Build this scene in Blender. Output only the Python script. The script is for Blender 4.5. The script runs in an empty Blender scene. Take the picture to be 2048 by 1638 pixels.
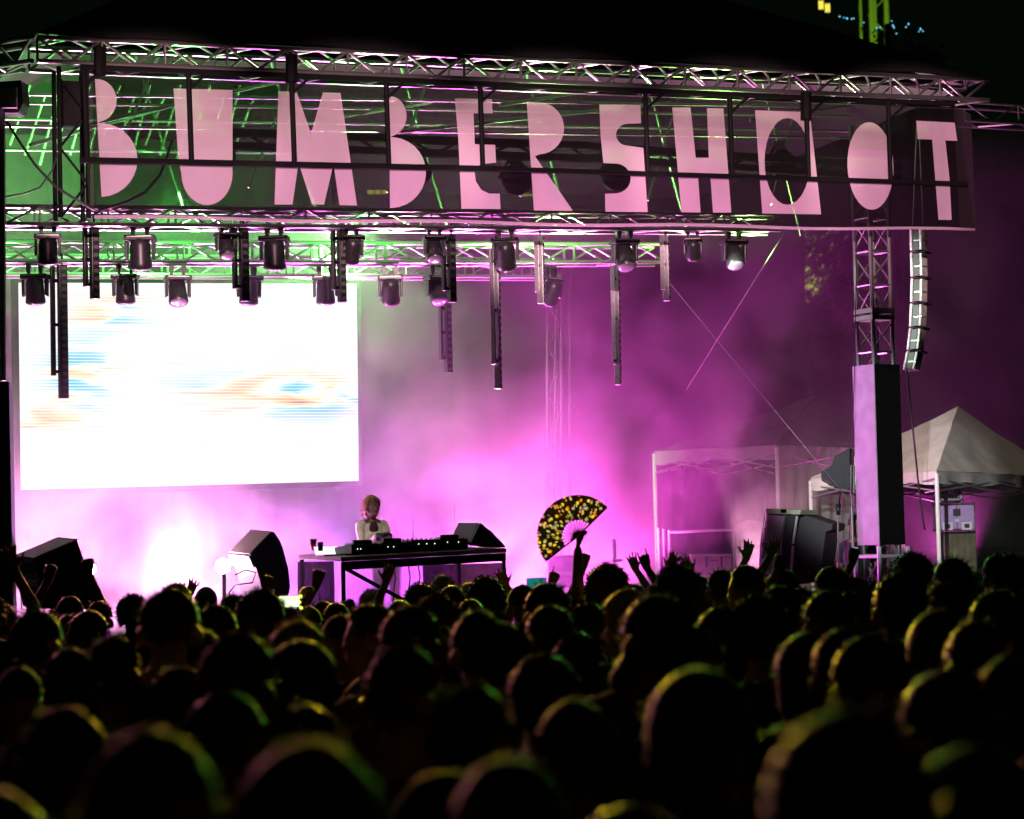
import bpy, bmesh, math, random
from mathutils import Vector, Matrix, noise
random.seed(7)
sc = bpy.context.scene
C = sc.collection
R = math.radians

# ---------------------------------------------------------------- camera
F = 4875.0                       # focal length in pixels of a 2048 px wide frame
EYE = Vector((0, 0, 1.96))
PITCH, ROLL = math.atan(277 / F), R(1.3)
cam = bpy.data.objects.new('camera', bpy.data.cameras.new('camera'))
C.objects.link(cam); sc.camera = cam
RM = Matrix.Rotation(math.pi / 2 + PITCH, 3, 'X') @ Matrix.Rotation(-ROLL, 3, 'Z')
cam.matrix_world = Matrix.Translation(EYE) @ RM.to_4x4()
cam.data.sensor_width = 36; cam.data.lens = F / 2048 * 36
cam.data.clip_start = 0.3; cam.data.clip_end = 1500
cam.data.dof.use_dof = True; cam.data.dof.focus_distance = 24; cam.data.dof.aperture_fstop = 3.0

# ---------------------------------------------------------------- night sky
w = bpy.data.worlds.new('World'); sc.world = w; w.use_nodes = True
bg = w.node_tree.nodes['Background']
bg.inputs['Color'].default_value = (0.35, 1.0, 0.45, 1); bg.inputs['Strength'].default_value = 0.0022

sc.view_settings.view_transform = 'Standard'; sc.view_settings.look = 'None'
sc.view_settings.exposure = 0; sc.view_settings.gamma = 1
cy = sc.cycles
cy.max_bounces = 5; cy.diffuse_bounces = 1; cy.glossy_bounces = 2; cy.transmission_bounces = 3
cy.volume_bounces = 0; cy.transparent_max_bounces = 10
cy.volume_step_rate = 1.0; cy.volume_max_steps = 64
cy.sample_clamp_indirect = 4; cy.use_denoising = True
cy.caustics_reflective = False; cy.caustics_refractive = False

# ---------------------------------------------------------------- placing: a viewing ray and a distance, or the stage's own axes
def ray(px, py):
    return RM @ Vector(((px - 1024) / F, (819 - py) / F, -1))
def P(px, py, D):
    d = ray(px, py); return EYE + d * (D / d.y)
YAW = R(21)
U = Vector((math.cos(YAW), math.sin(YAW), 0)); V = Vector((-math.sin(YAW), math.cos(YAW), 0)); Z = Vector((0, 0, 1))
O = Vector((P(165, 300, 22.5).x, 22.5, 0))
def SG(u, v, z): return O + U * u + V * v + Z * z
def PV(px, py, v):               # where a viewing ray meets the upright plane v metres behind the stage front
    d = ray(px, py); t = (O + V * v - EYE).dot(V) / d.dot(V); return EYE + d * t
DECK = 0.95

# ---------------------------------------------------------------- lamps
def lamp(kind, loc, energy, color, to=None, size=0.1, angle=60, blend=0.5, name='lamp'):
    d = bpy.data.lights.new(name, kind); d.energy = energy; d.color = color
    if kind in ('POINT', 'SPOT'): d.shadow_soft_size = size
    if kind == 'SPOT': d.spot_size = R(angle); d.spot_blend = blend
    o = bpy.data.objects.new(name, d); C.objects.link(o); o.location = loc
    if to is not None: o.rotation_euler = (Vector(to) - Vector(loc)).to_track_quat('-Z', 'Y').to_euler()
    return o
MAG = (1.0, 0.09, 0.70); PINK = (1.0, 0.32, 0.74); GRN = (0.08, 1.0, 0.09); YEL = (1.0, 0.78, 0.02); AMB = (1.0, 0.45, 0.12)
LIGHTS = [
 # floor lamps along the back of the stage, shining up through the smoke
 ('SPOT', SG(-.5, 3.9, 1.1), 1700, PINK, SG(-.4, 3.0, 4), .08, 140),
 ('SPOT', SG(0.7, 4.1, 1.1), 1700, PINK, SG(0.6, 3.0, 4), .08, 140),
 ('SPOT', SG(1.9, 4.2, 1.1), 1900, (1, .34, .85), SG(2.0, 3.6, 4), .08, 140),
 ('SPOT', SG(3.2, 4.4, 1.1), 1700, (.7, .12, 1.0), SG(3.4, 2.6, 2.0), .08, 110),
 ('SPOT', SG(4.6, 4.6, 1.1), 2900, (.95, .09, .82), SG(5.4, 3.4, 2.6), .08, 110),
 ('SPOT', SG(5.8, 4.6, 1.1), 3600, MAG, SG(6.4, 4.0, 3.2), .08, 110),
 ('SPOT', SG(7.2, 4.6, 1.1), 2200, MAG, SG(6.8, 4.6, 4), .08, 110),
 ('SPOT', SG(13.6, 7.0, 1.5), 800, MAG, SG(11.6, 7.4, 6), .08, 110),  # added lamp behind the tents, off the stage, to turn the sky there purple
 # green lamps in the roof
 ('SPOT', SG(-.6, 2.4, 5.7), 800, GRN, SG(-.2, 5, 4.9), .08, 120),
 ('SPOT', SG(1.5, 2.5, 5.7), 1700, GRN, SG(1.6, 5, 4.9), .08, 110),
 ('SPOT', SG(3.5, 3.2, 5.7), 6500, (.25, 1, .22), SG(3.9, 5.2, 4.3), .08, 90),
 ('SPOT', SG(-.4, 1.3, 5.0), 320, GRN, SG(-.4, 1.9, 7.0), .08, 160),
 ('SPOT', SG(1.4, 1.3, 5.0), 600, GRN, SG(1.4, 1.7, 7.0), .08, 160),
 ('SPOT', SG(3.4, 1.3, 5.0), 900, GRN, SG(3.4, 1.7, 7.0), .08, 160),
 ('SPOT', SG(5.4, 1.3, 5.0), 1000, (.3, 1, .2), SG(5.4, 1.7, 7.0), .08, 160),
 ('SPOT', SG(7.6, 1.3, 5.0), 600, (.4, 1, .2), SG(7.4, 1.7, 7.0), .08, 160),
 # pink light rising from the deck on to the back of the banner and the truss bottoms
 ('SPOT', SG(1.4, 3.0, 1.3), 1800, (1, .40, .66), SG(1.6, 0, 5.7), .03, 50),
 ('SPOT', SG(4.8, 3.0, 1.3), 1800, (1, .40, .66), SG(4.8, 0, 5.7), .03, 50),
 ('SPOT', SG(8.2, 3.0, 1.3), 1500, (1, .40, .66), SG(8.0, 0, 5.7), .03, 50),
 # lamps on the lighting truss that face the crowd
 ('SPOT', SG(-1.6, 0.6, 3.3), 1800, (1, .25, .35), Vector((-2.6, 10, 1.6)), .2, 26),
 ('SPOT', SG(1.2, 0.6, 3.3), 2700, (1, .42, .10), Vector((-1.2, 8, 1.6)), .2, 24),
 ('SPOT', SG(3.6, 0.6, 3.3), 5200, YEL, Vector((-.4, 7, 1.6)), .2, 24),
 ('SPOT', SG(5.4, 0.6, 3.3), 900, YEL, Vector((0.5, 8, 1.6)), .2, 22),
 ('SPOT', SG(6.6, 0.6, 3.3), 2200, (.12, 1, .10), Vector((0.7, 6, 1.6)), .2, 30),
 ('SPOT', SG(8.6, 0.6, 3.3), 170, (.8, .9, .1), Vector((2.6, 11, 1.6)), .2, 24),
 # lamps on the right end of the truss towards the tents and the tower
 ('SPOT', SG(7.4, 0.9, 5.0), 650, (1, .82, .66), P(1760, 940, 29.5), .1, 40),
 ('SPOT', SG(6.2, 0.4, 4.9), 750, (.75, 1, .80), P(1775, 590, 27), .1, 26),
 # a warm white lamp on the front truss for the performer
 ('SPOT', SG(2.2, 0.5, 4.7), 120, (1, .85, .6), P(745, 1045, 25.7), .05, 12),
]
for i, (k, loc, e, col, to, s, a) in enumerate(LIGHTS): lamp(k, loc, e, col, to, s, a)
# follow lamps on the control tower behind the audience, narrow beams on the banner and the column
for u in (0.7, 2.75, 4.8, 6.85, 8.9):
    lamp('SPOT', Vector((2, -4, 7.0)), 58000, (1, .56, .64), SG(u, 0, 5.72), .15, 5.4, .6)
lamp('POINT', P(447, 1131, 24.55), 70, (1, .6, .95), size=.1)
lamp('SPOT', Vector((-3, -4, 6.0)), 30000, (.92, .92, 1), P(1742, 910, 26), .15, 4.5, .5)

# ---------------------------------------------------------------- materials
MATS = {}
def mat(name, col, rough=.6, metal=0, var=.25, scale=14, bump=0.0, sheen=0, spec=.4):
    if name in MATS: return MATS[name]
    m = bpy.data.materials.new(name); m.use_nodes = True; nt = m.node_tree; b = nt.nodes['Principled BSDF']
    tc = nt.nodes.new('ShaderNodeTexCoord'); n = nt.nodes.new('ShaderNodeTexNoise')
    n.inputs['Scale'].default_value = scale; n.inputs['Detail'].default_value = 5
    nt.links.new(tc.outputs['Object'], n.inputs['Vector'])
    r = nt.nodes.new('ShaderNodeValToRGB')
    r.color_ramp.elements[0].position = .3; r.color_ramp.elements[1].position = .7
    r.color_ramp.elements[0].color = (*[c * (1 - var) for c in col], 1); r.color_ramp.elements[1].color = (*[min(1, c * (1 + var)) for c in col], 1)
    nt.links.new(n.outputs['Fac'], r.inputs['Fac']); nt.links.new(r.outputs['Color'], b.inputs['Base Color'])
    b.inputs['Roughness'].default_value = rough; b.inputs['Metallic'].default_value = metal
    b.inputs['Specular IOR Level'].default_value = spec
    if sheen: b.inputs['Sheen Weight'].default_value = sheen; b.inputs['Sheen Roughness'].default_value = .35
    if bump:
        bp = nt.nodes.new('ShaderNodeBump'); bp.inputs['Strength'].default_value = bump; bp.inputs['Distance'].default_value = .01
        nt.links.new(n.outputs['Fac'], bp.inputs['Height']); nt.links.new(bp.outputs['Normal'], b.inputs['Normal'])
    MATS[name] = m; return m
def emis(name, col, s):
    if name in MATS: return MATS[name]
    m = bpy.data.materials.new(name); m.use_nodes = True; nt = m.node_tree; nt.nodes.clear()
    e = nt.nodes.new('ShaderNodeEmission'); e.inputs[0].default_value = (*col, 1); e.inputs[1].default_value = s
    o = nt.nodes.new('ShaderNodeOutputMaterial'); nt.links.new(e.outputs[0], o.inputs[0]); MATS[name] = m; return m
def cloth_mat(name, col, trans, clear, scale=30):
    """woven fabric: reflects, lets light through, and the gaps of the weave show what lies behind"""
    m = bpy.data.materials.new(name); m.use_nodes = True; nt = m.node_tree; nt.nodes.clear()
    N = nt.nodes.new; L = nt.links.new
    tc = N('ShaderNodeTexCoord'); n = N('ShaderNodeTexNoise'); n.inputs['Scale'].default_value = scale; L(tc.outputs['Object'], n.inputs['Vector'])
    r = N('ShaderNodeValToRGB'); r.color_ramp.elements[0].color = (*[c * .85 for c in col], 1); r.color_ramp.elements[1].color = (*col, 1); L(n.outputs['Fac'], r.inputs['Fac'])
    d = N('ShaderNodeBsdfDiffuse'); t = N('ShaderNodeBsdfTranslucent'); L(r.outputs[0], d.inputs[0]); L(r.outputs[0], t.inputs[0])
    mx = N('ShaderNodeMixShader'); mx.inputs[0].default_value = trans; L(d.outputs[0], mx.inputs[1]); L(t.outputs[0], mx.inputs[2])
    tr = N('ShaderNodeBsdfTransparent'); m2 = N('ShaderNodeMixShader'); m2.inputs[0].default_value = clear; L(mx.outputs[0], m2.inputs[1]); L(tr.outputs[0], m2.inputs[2])
    o = N('ShaderNodeOutputMaterial'); L(m2.outputs[0], o.inputs[0]); MATS[name] = m; return m

ALU = mat('aluminium', (.34, .34, .33), .32, .9, .12, 40)
ALUD = mat('aluminium_worn', (.42, .43, .41), .45, .8, .2, 30)
BLACK = mat('black_paint', (.004, .004, .004), .7, 0, .3, 20, spec=.1)
BLK2 = mat('black_plastic', (.018, .018, .02), .38, 0, .3, 30)
GRILLE = mat('speaker_grille', (.05, .05, .055), .55, .3, .35, 160, .3)
TOLEX = mat('speaker_cabinet', (.05, .05, .052), .6, 0, .35, 60, .3)
TARP = mat('roof_tarp', (.02, .024, .02), .8, 0, .3, 3, .2)
LINER = mat('roof_liner', (.08, .09, .08), .8, 0, .25, 4, .2)
DRAPE = mat('black_drape', (.02, .02, .022), .9, 0, .3, 8, .4)
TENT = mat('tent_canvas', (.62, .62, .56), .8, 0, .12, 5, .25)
TENTD = mat('tent_canvas_grey_shaded', (.34, .34, .30), .85, 0, .15, 5, .25)  # grey tent's canvas, and painted shade on the pale tent's darker panels
WHITE = mat('white_plastic', (.75, .75, .75), .45, 0, .08, 10)
CABLE = mat('cable_rubber', (.02, .02, .02), .5, 0, .2, 10)
STEEL = mat('steel_wire', (.25, .25, .25), .6, .2, .1, 10)
WOOD = mat('deck_ply', (.05, .05, .05), .7, 0, .3, 6)

# ---------------------------------------------------------------- mesh building
class MB:
    def __init__(s): s.v = []; s.f = []
    def add(s, vs, fs):
        k = len(s.v); s.v += [Vector(v) for v in vs]; s.f += [[i + k for i in f] for f in fs]; return s
    def box(s, c, size, M=None):
        c = Vector(c); a, b, d = [q / 2 for q in size]
        vs = [Vector((x, y, z)) for x in (-a, a) for y in (-b, b) for z in (-d, d)]
        if M is not None: vs = [M @ v for v in vs]
        return s.add([c + v for v in vs], [(0, 1, 3, 2), (4, 6, 7, 5), (0, 4, 5, 1), (2, 3, 7, 6), (0, 2, 6, 4), (1, 5, 7, 3)])
    def tube(s, p0, p1, r0, r1=None, n=8, cap=True):
        r1 = r0 if r1 is None else r1
        p0 = Vector(p0); p1 = Vector(p1); d = (p1 - p0).normalized()
        a = d.orthogonal().normalized(); b = d.cross(a)
        vs = []
        for p, r in ((p0, r0), (p1, r1)):
            vs += [p + a * (r * math.cos(2 * math.pi * i / n)) + b * (r * math.sin(2 * math.pi * i / n)) for i in range(n)]
        fs = [(i, (i + 1) % n, n + (i + 1) % n, n + i) for i in range(n)]
        if cap: fs += [tuple(range(n))[::-1], tuple(range(n, 2 * n))]
        return s.add(vs, fs)
    def path(s, pts, r, n=6):
        pts = [Vector(p) for p in pts]; vs = []; m = len(pts)
        for i, p in enumerate(pts):
            d = (pts[min(i + 1, m - 1)] - pts[max(i - 1, 0)]).normalized()
            a = d.cross(Vector((.13, .97, .2))).normalized(); b = d.cross(a)
            rr = r[i] if isinstance(r, (list, tuple)) else r
            vs += [p + a * (rr * math.cos(2 * math.pi * k / n)) + b * (rr * math.sin(2 * math.pi * k / n)) for k in range(n)]
        fs = [(i * n + k, i * n + (k + 1) % n, (i + 1) * n + (k + 1) % n, (i + 1) * n + k) for i in range(m - 1) for k in range(n)]
        fs += [tuple(range(n))[::-1], tuple(range((m - 1) * n, m * n))]
        return s.add(vs, fs)
    def loft(s, A, B):           # two matching outlines joined
        n = len(A)
        return s.add(list(A) + list(B), [tuple(range(n)), tuple(range(2 * n - 1, n - 1, -1))] + [(i, i + n, (i + 1) % n + n, (i + 1) % n) for i in range(n)])
    def ball(s, c, r, n=12, m=8, M=None):
        c = Vector(c); r = (r, r, r) if not hasattr(r, '__len__') else r
        vs = [Vector((0, 0, r[2]))]; fs = []
        for j in range(1, m):
            t = math.pi * j / m
            vs += [Vector((r[0] * math.sin(t) * math.cos(2 * math.pi * i / n), r[1] * math.sin(t) * math.sin(2 * math.pi * i / n), r[2] * math.cos(t))) for i in range(n)]
        vs.append(Vector((0, 0, -r[2])))
        fs += [(0, 1 + i, 1 + (i + 1) % n) for i in range(n)]
        for j in range(m - 2):
            fs += [(1 + j * n + i, 1 + (j + 1) * n + i, 1 + (j + 1) * n + (i + 1) % n, 1 + j * n + (i + 1) % n) for i in range(n)]
        k = 1 + (m - 2) * n
        fs += [(k + i, len(vs) - 1, k + (i + 1) % n) for i in range(n)]
        if M is not None: vs = [M @ v for v in vs]
        return s.add([c + v for v in vs], fs)
    def mesh(s, name, m, origin=(0, 0, 0), smooth=False):
        o = Vector(origin); me = bpy.data.meshes.new(name); me.from_pydata([v - o for v in s.v], [], s.f)
        bm = bmesh.new(); bm.from_mesh(me); bmesh.ops.recalc_face_normals(bm, faces=bm.faces); bm.to_mesh(me); bm.free()
        if m: me.materials.append(m)
        if smooth: me.polygons.foreach_set('use_smooth', [True] * len(me.polygons))
        return me
    def build(s, name, m, parent=None, smooth=False, bevel=0):
        if parent is not None: org = parent['_org'].to_list() if '_org' in parent else parent.location
        else:
            xs = [v.x for v in s.v]; ys = [v.y for v in s.v]; zs = [v.z for v in s.v]
            org = Vector(((min(xs) + max(xs)) / 2, (min(ys) + max(ys)) / 2, min(zs)))
        o = bpy.data.objects.new(name, s.mesh(name, m, org, smooth)); C.objects.link(o)
        if parent is not None:
            o.parent = parent; o['_org'] = list(org)
        else: o.location = org
        if bevel:
            b = o.modifiers.new('bevel', 'BEVEL'); b.width = bevel; b.segments = 2; b.limit_method = 'ANGLE'
        return o
def tag(o, label=None, cat=None, group=None, kind=None):
    if label: o['label'] = label
    if cat: o['category'] = cat
    if group: o['group'] = group
    if kind: o['kind'] = kind
    return o
def thing(name, loc, label, cat, group=None):
    o = bpy.data.objects.new(name, None); C.objects.link(o); o.location = loc; o.empty_display_size = .1
    return tag(o, label, cat, group)
_cyl = {}
def unit_cyl(m):
    if m.name not in _cyl: _cyl[m.name] = MB().tube((0, 0, -.5), (0, 0, .5), 1, n=8).mesh('bar', m, smooth=False)
    return _cyl[m.name]
def bar(name, p0, p1, r, m, parent):   # a straight round bar sharing one mesh
    p0 = Vector(p0); p1 = Vector(p1); d = p1 - p0
    o = bpy.data.objects.new(name, unit_cyl(m)); C.objects.link(o); o.parent = parent
    o.rotation_mode = 'QUATERNION'; o.rotation_quaternion = d.to_track_quat('Z', 'Y')
    o.location = (p0 + p1) / 2 - parent.location; o.scale = (r, r, d.length); return o
def truss(name, p0, p1, side, w, h, panel, label, cat='truss', group=None, rc=.025, rb=.012, m=ALU, faces='fbtk', base=None, up=Z):
    """box truss: four chords and a zigzag of braces on each face; p0-p1 is the middle of its lower front chord line"""
    p0 = Vector(p0); p1 = Vector(p1); side = Vector(side).normalized()
    t = thing(name, base if base is not None else (p0 + p1) / 2, label, cat, group)
    c = {(i, j): (p0 + side * (w * i) + up * (h * j), p1 + side * (w * i) + up * (h * j)) for i in (0, 1) for j in (0, 1)}
    for k in c: bar('chord', c[k][0], c[k][1], rc, m, t)
    n = max(2, round((p1 - p0).length / panel))
    pairs = {'f': ((0, 0), (0, 1)), 'k': ((1, 0), (1, 1)), 'b': ((0, 0), (1, 0)), 't': ((0, 1), (1, 1))}
    for fi, f in enumerate(faces):
        a, b = pairs[f]
        if fi % 2: a, b = b, a
        for i in range(n):
            q0 = c[a][0].lerp(c[a][1], i / n); q1 = c[a][0].lerp(c[a][1], (i + 1) / n)
            s0 = c[b][0].lerp(c[b][1], i / n); s1 = c[b][0].lerp(c[b][1], (i + 1) / n)
            if i % 2: bar('brace', q0, s1, rb, m, t)
            else: bar('brace', s0, q1, rb, m, t)
            if f in 'fk' and i % 2 == 0: bar('strut', q0, s0, rb, m, t)
    return t
def copy_tree(o, parent=None):
    c = o.copy(); C.objects.link(c); c.parent = parent
    for ch in o.children: copy_tree(ch, c)
    return c
# ================================================================ ground, platform
g = MB()
for i in range(-20, 20):
    for j in range(-6, 40):
        x, y = i * 15, j * 12
        g.add([(x, y, 0), (x + 15, y, 0), (x + 15, y + 12, 0), (x, y + 12, 0)], [(0, 1, 2, 3)])
tag(g.build('ground', mat('trodden_grass', (.03, .035, .02), .9, 0, .4, 2, .4)), kind='structure')
st = thing('stage_platform', SG(4, 3, 0), 'black stage platform behind the crowd with dark front skirt', 'stage')
for i in range(6):
    for j in range(4):
        MB().box(SG(-2.4 + i * 2.3, .9 + j * 1.9, DECK - .05), (2.28, 1.88, .1), Matrix.Rotation(YAW, 3, 'Z')).build('deck_panel', WOOD, st)
sk = MB(); n = 90
A = [SG(-3.5 + 13.7 * i / n, -.1 + .04 * math.sin(i * 2.1) + .02 * math.sin(i * .7), 0) for i in range(n + 1)]
sk.add(A + [a + Z * (DECK - .11) for a in A], [(i, i + 1, n + 2 + i, n + 1 + i) for i in range(n)]); sk.build('skirt', DRAPE, st, True)
for i in range(5):
    for j in range(2): bar('leg', SG(-3 + i * 3, .4 + j * 5, 0), SG(-3 + i * 3, .4 + j * 5, DECK - .1), .03, ALUD, st)

# ================================================================ roof
def zat(px, py, v): return PV(px, py, v).z
front0, front1 = PV(75, 122, -.05), PV(1978, 200, -.05)
fh = PV(170, 86, -.05).z - PV(170, 124, -.05).z
truss('roof_truss', front0, front1, V, .45, .22, .30, 'long aluminium box truss along the front edge of the stage roof', rc=.024, rb=.014)
lf0 = PV(75, 122, -.05) - U * .05; lf1 = P(-260, 172, 24.6)
truss('roof_truss', lf1, lf0, V, .45, .22, .30, 'aluminium truss bending back from the left corner of the stage roof', rc=.024, rb=.014, faces='fb')
truss('roof_truss', PV(1930, 240, 2.2), PV(2300, 262, 2.2), V, .35, .22, .35, 'short outrigger truss beyond the banner at the right edge', rc=.022, rb=.012, faces='fb')
# roof skin: hipped black tarpaulin with a paler underside
ez0, ez1 = front0.z + .24, front1.z + .24
E = [front0 + Z * .245 - V * .04, front1 + Z * .245 - V * .04, SG(10.2, 8.2, ez1 - .1), SG(-.6, 8.2, ez0 - .1)]
rd = [SG(2.4, 3.6, ez0 + 1.9), SG(6.9, 3.6, ez1 + 1.9)]
rf = thing('stage_roof', SG(4.5, 4, 0), 'black tarpaulin stage roof rising dark above the front truss', 'roof')
def sheet(q, nu, nv, amp, name, m, par, thick=.01):
    s = MB(); a, b, c, d = [Vector(p) for p in q]
    nrm = (b - a).cross(d - a).normalized()
    for k in (0, 1):
        base = len(s.v)
        for j in range(nv + 1):
            for i in range(nu + 1):
                p = a.lerp(b, i / nu).lerp(d.lerp(c, i / nu), j / nv)
                s.v.append(p + nrm * (amp * noise.noise(p * 1.3) - k * thick))
        s.f += [[base + x for x in ((j * (nu + 1) + i), (j * (nu + 1) + i + 1), ((j + 1) * (nu + 1) + i + 1), ((j + 1) * (nu + 1) + i))] for j in range(nv) for i in range(nu)]
    return s.build(name, m, par, True)
sheet((E[0], E[1], rd[1], rd[0]), 30, 8, .05, 'front_panel', TARP, rf)
sheet((E[1], E[2], rd[1], rd[1] + U * .01), 12, 8, .05, 'side_panel', TARP, rf)
sheet((E[3], E[0], rd[0], rd[0] - U * .01), 12, 8, .05, 'side_panel', TARP, rf)
sheet((E[2], E[3], rd[0], rd[1]), 20, 8, .05, 'back_panel', TARP, rf)
dz = Z * -.06
sheet((E[0] + dz + V * .5, E[1] + dz + V * .5, rd[1] + dz, rd[0] + dz), 30, 6, .04, 'liner', LINER, rf)
# rafters, purlins and ties inside the roof
def slope(u, v):   # a point just under the front slope
    t = min(1, max(0, v / 3.6)); return SG(u, v, (ez0 + (ez1 - ez0) * u / 9.6) + 1.75 * t - .12)
rs = thing('roof_frame', SG(4.5, 2, 5), 'web of bare aluminium rafters and ties under the stage roof', 'roof frame')
for k in range(7):
    u = .4 + k * 1.45
    bar('rafter', slope(u, .3), slope(min(6.7, max(2.5, u + (.3 if k < 3 else -.3))), 3.4), .03, ALU, rs)
for v in (.7, 1.3, 1.9, 2.5, 3.1):
    bar('purlin', slope(.1 + .67 * v, v), slope(9.3 - .74 * v, v), .022, ALU, rs)
for k in range(6):
    u = .4 + k * 1.45
    bar('tie', slope(u, .4), slope(min(7.2, max(1.9, u + 1.1)), 2.4), .016, ALU, rs)
    bar('tie', SG(u, 1.0, 5.6), slope(u + .9, 1.6), .014, ALU, rs)
    bar('tie', SG(u + 1.2, 2.6, 5.5), slope(u + .4, 2.2), .014, ALU, rs)
for (a, b) in (((180, 248), (570, 160)), ((700, 275), (1340, 205)), ((1000, 210), (1240, 172)), ((1500, 240), (1790, 195)), ((60, 290), (330, 215)), ((640, 240), (860, 205))):
    bar('tie', PV(*a, .5), PV(*b, 1.2), .02, ALU, rs)
for (y0, y1, v) in ((188, 214, 1.0), (206, 232, 1.4), (252, 275, .8), (238, 262, 2.4), (300, 318, 2.2)):
    bar('purlin', PV(-120, y0 - 2, v), PV(1700, y1, v), .016, ALU, rs)
for i in range(16):
    bar('tie', PV(20 + i * 30, 290 + (i % 3) * 20, 3.5), PV(60 + i * 30, 170 + (i % 2) * 20, 3.2), .016, ALUD, rs)

# back wall drape at the left, behind the screen and up into the roof
sd = MB(); n = 60
A = [SG(-2.2 + 6.4 * i / n, 5.9 + .06 * math.sin(i * 1.9), 0) for i in range(n + 1)]
sd.add([a + Z * DECK for a in A] + [a + Z * 6.9 for a in A], [(i, i + 1, n + 2 + i, n + 1 + i) for i in range(n)])
tag(sd.build('backdrop_curtain', mat('grey_drape', (.02, .022, .02), .9, 0, .2, 6, .3), smooth=True), 'dark pleated curtain hanging behind the video screen', 'curtain')

# ================================================================ banner with its frame
bq = [PV(186, 133, 0), PV(1908, 209, 0), PV(1948, 460, 0), PV(188, 434, 0)]
bn = thing('festival_banner', PV(1050, 450, 0), 'wide dark mesh banner with pink cut-out letters reading BUMBERSHOOT', 'banner')
SCRIM = cloth_mat('mesh_scrim', (.009, .008, .008), .45, .43)
LETTER = cloth_mat('letter_vinyl', (.88, .70, .77), .55, .27, 3)
sheet((bq[3], bq[2], bq[1], bq[0]), 60, 8, .012, 'scrim', SCRIM, bn, .003)
hem = MB().path([bq[3].lerp(bq[2], i / 24) + Z * (.012 * math.sin(i * .9)) - V * .012 for i in range(25)], .016)
hem.build('hem', cloth_mat('hem_tape', (.5, .42, .46), .3, .2), bn, True)
fl = [PV(1908, 212, -.02), PV(1942, 228, -.02), PV(1952, 461, -.02), PV(1920, 459, -.02)]
sheet((fl[3], fl[2], fl[1], fl[0]), 4, 8, .01, 'side_flap', cloth_mat('flap_mesh', (.03, .024, .026), .4, .45), bn, .003)
fl = [PV(160, 134, -.02), PV(188, 134, -.02), PV(190, 435, -.02), PV(180, 437, -.02)]
sheet((fl[3], fl[2], fl[1], fl[0]), 4, 8, .01, 'side_flap', MATS['flap_mesh'], bn, .003)
def arc(cx, cy, rx, ry, a0, a1, n=14): return [(cx + rx * math.cos(R(a0 + (a1 - a0) * i / n)), cy + ry * math.sin(R(a0 + (a1 - a0) * i / n))) for i in range(n + 1)]
Ls = []
Ls.append(('B', [(190, 158)] + arc(193, 201, 40, 43, -80, 78) + [(196, 246)] + arc(200, 320, 75, 74, -88, 88) + [(203, 393)], None))
Ls.append(('U', [(347, 177), (465, 180), (465, 345)] + arc(414, 348, 51, 62, 0, 180, 18) + [(357, 320)], None))
Ls.append(('M', [(557, 183), (593, 183), (622, 268), (646, 185), (681, 186), (714, 411), (679, 410), (667, 328), (648, 409), (624, 409), (597, 325), (585, 409), (549, 409)], None))
Ls.append(('B', [(778, 192)] + arc(778, 232, 35, 40, -75, 70) + [(781, 274)] + arc(781, 345, 71, 71, -85, 88) + [(780, 416)], None))
z2 = lambda pts: [(650 + x * .34196, 60 + y * .34196) for x, y in pts]
z3 = lambda pts: [(1300 + x * .36523, 100 + y * .36523) for x, y in pts]
Ls.append(('E', z2([(760, 400), (975, 405), (980, 487), (868, 487), (876, 668), (995, 672), (1000, 775), (910, 785), (875, 830), (882, 885), (915, 935), (960, 957), (1022, 958), (1027, 1047), (798, 1045), (780, 640)]), None))
Ls.append(('R', z2([(1180, 420)] + arc(1250, 575, 148, 152, -78, 88) + [(1228, 738), (1450, 1058), (1222, 1055)]), None))
Ls.append(('S', z2([(1605, 437), (1845, 440), (1848, 545), (1770, 548)] + arc(1768, 612, 66, 64, 268, 90, 10) + [(1862, 690), (1887, 1065), (1640, 1062), (1638, 958), (1705, 955)] + arc(1700, 868, 88, 87, 85, -85, 10) + [(1628, 778), (1612, 620)]), None))
Ls.append(('H', z3([(122, 315), (222, 315), (250, 590), (322, 590), (312, 318), (402, 320), (445, 890), (345, 890), (330, 680), (262, 680), (277, 890), (172, 888)]), None))
Ls.append(('O', z3([(575, 330), (875, 340), (937, 900), (615, 895)]), z3(arc(752, 610, 125, 238, 0, 360, 28)[:-1])))
Ls.append(('O', z3([(x + (y - 635) * .03, y) for x, y in arc(1207, 635, 126, 240, 0, 360, 32)[:-1]]), None))
Ls.append(('T', z3([(1458, 387), (1668, 398), (1683, 498), (1617, 495), (1640, 700), (1652, 930), (1580, 930), (1545, 490), (1466, 488)]), None))
for ch, pts, hole in Ls:
    bm = bmesh.new()
    def loop(p): 
        vs = [bm.verts.new(PV(x, y, -.020)) for x, y in p]; return [bm.edges.new((vs[i], vs[(i + 1) % len(vs)])) for i in range(len(vs))]
    ed = loop(pts) + (loop(hole) if hole else [])
    bmesh.ops.triangle_fill(bm, use_beauty=True, edges=ed)
    bmesh.ops.recalc_face_normals(bm, faces=bm.faces)
    me = bpy.data.meshes.new('letter'); bm.to_mesh(me); bm.free()
    me.transform(Matrix.Translation(-bn.location)); me.materials.append(LETTER)
    o = bpy.data.objects.new('letter', me); C.objects.link(o); o.parent = bn; o['label'] = 'pink letter ' + ch + ' on the banner'
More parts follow.
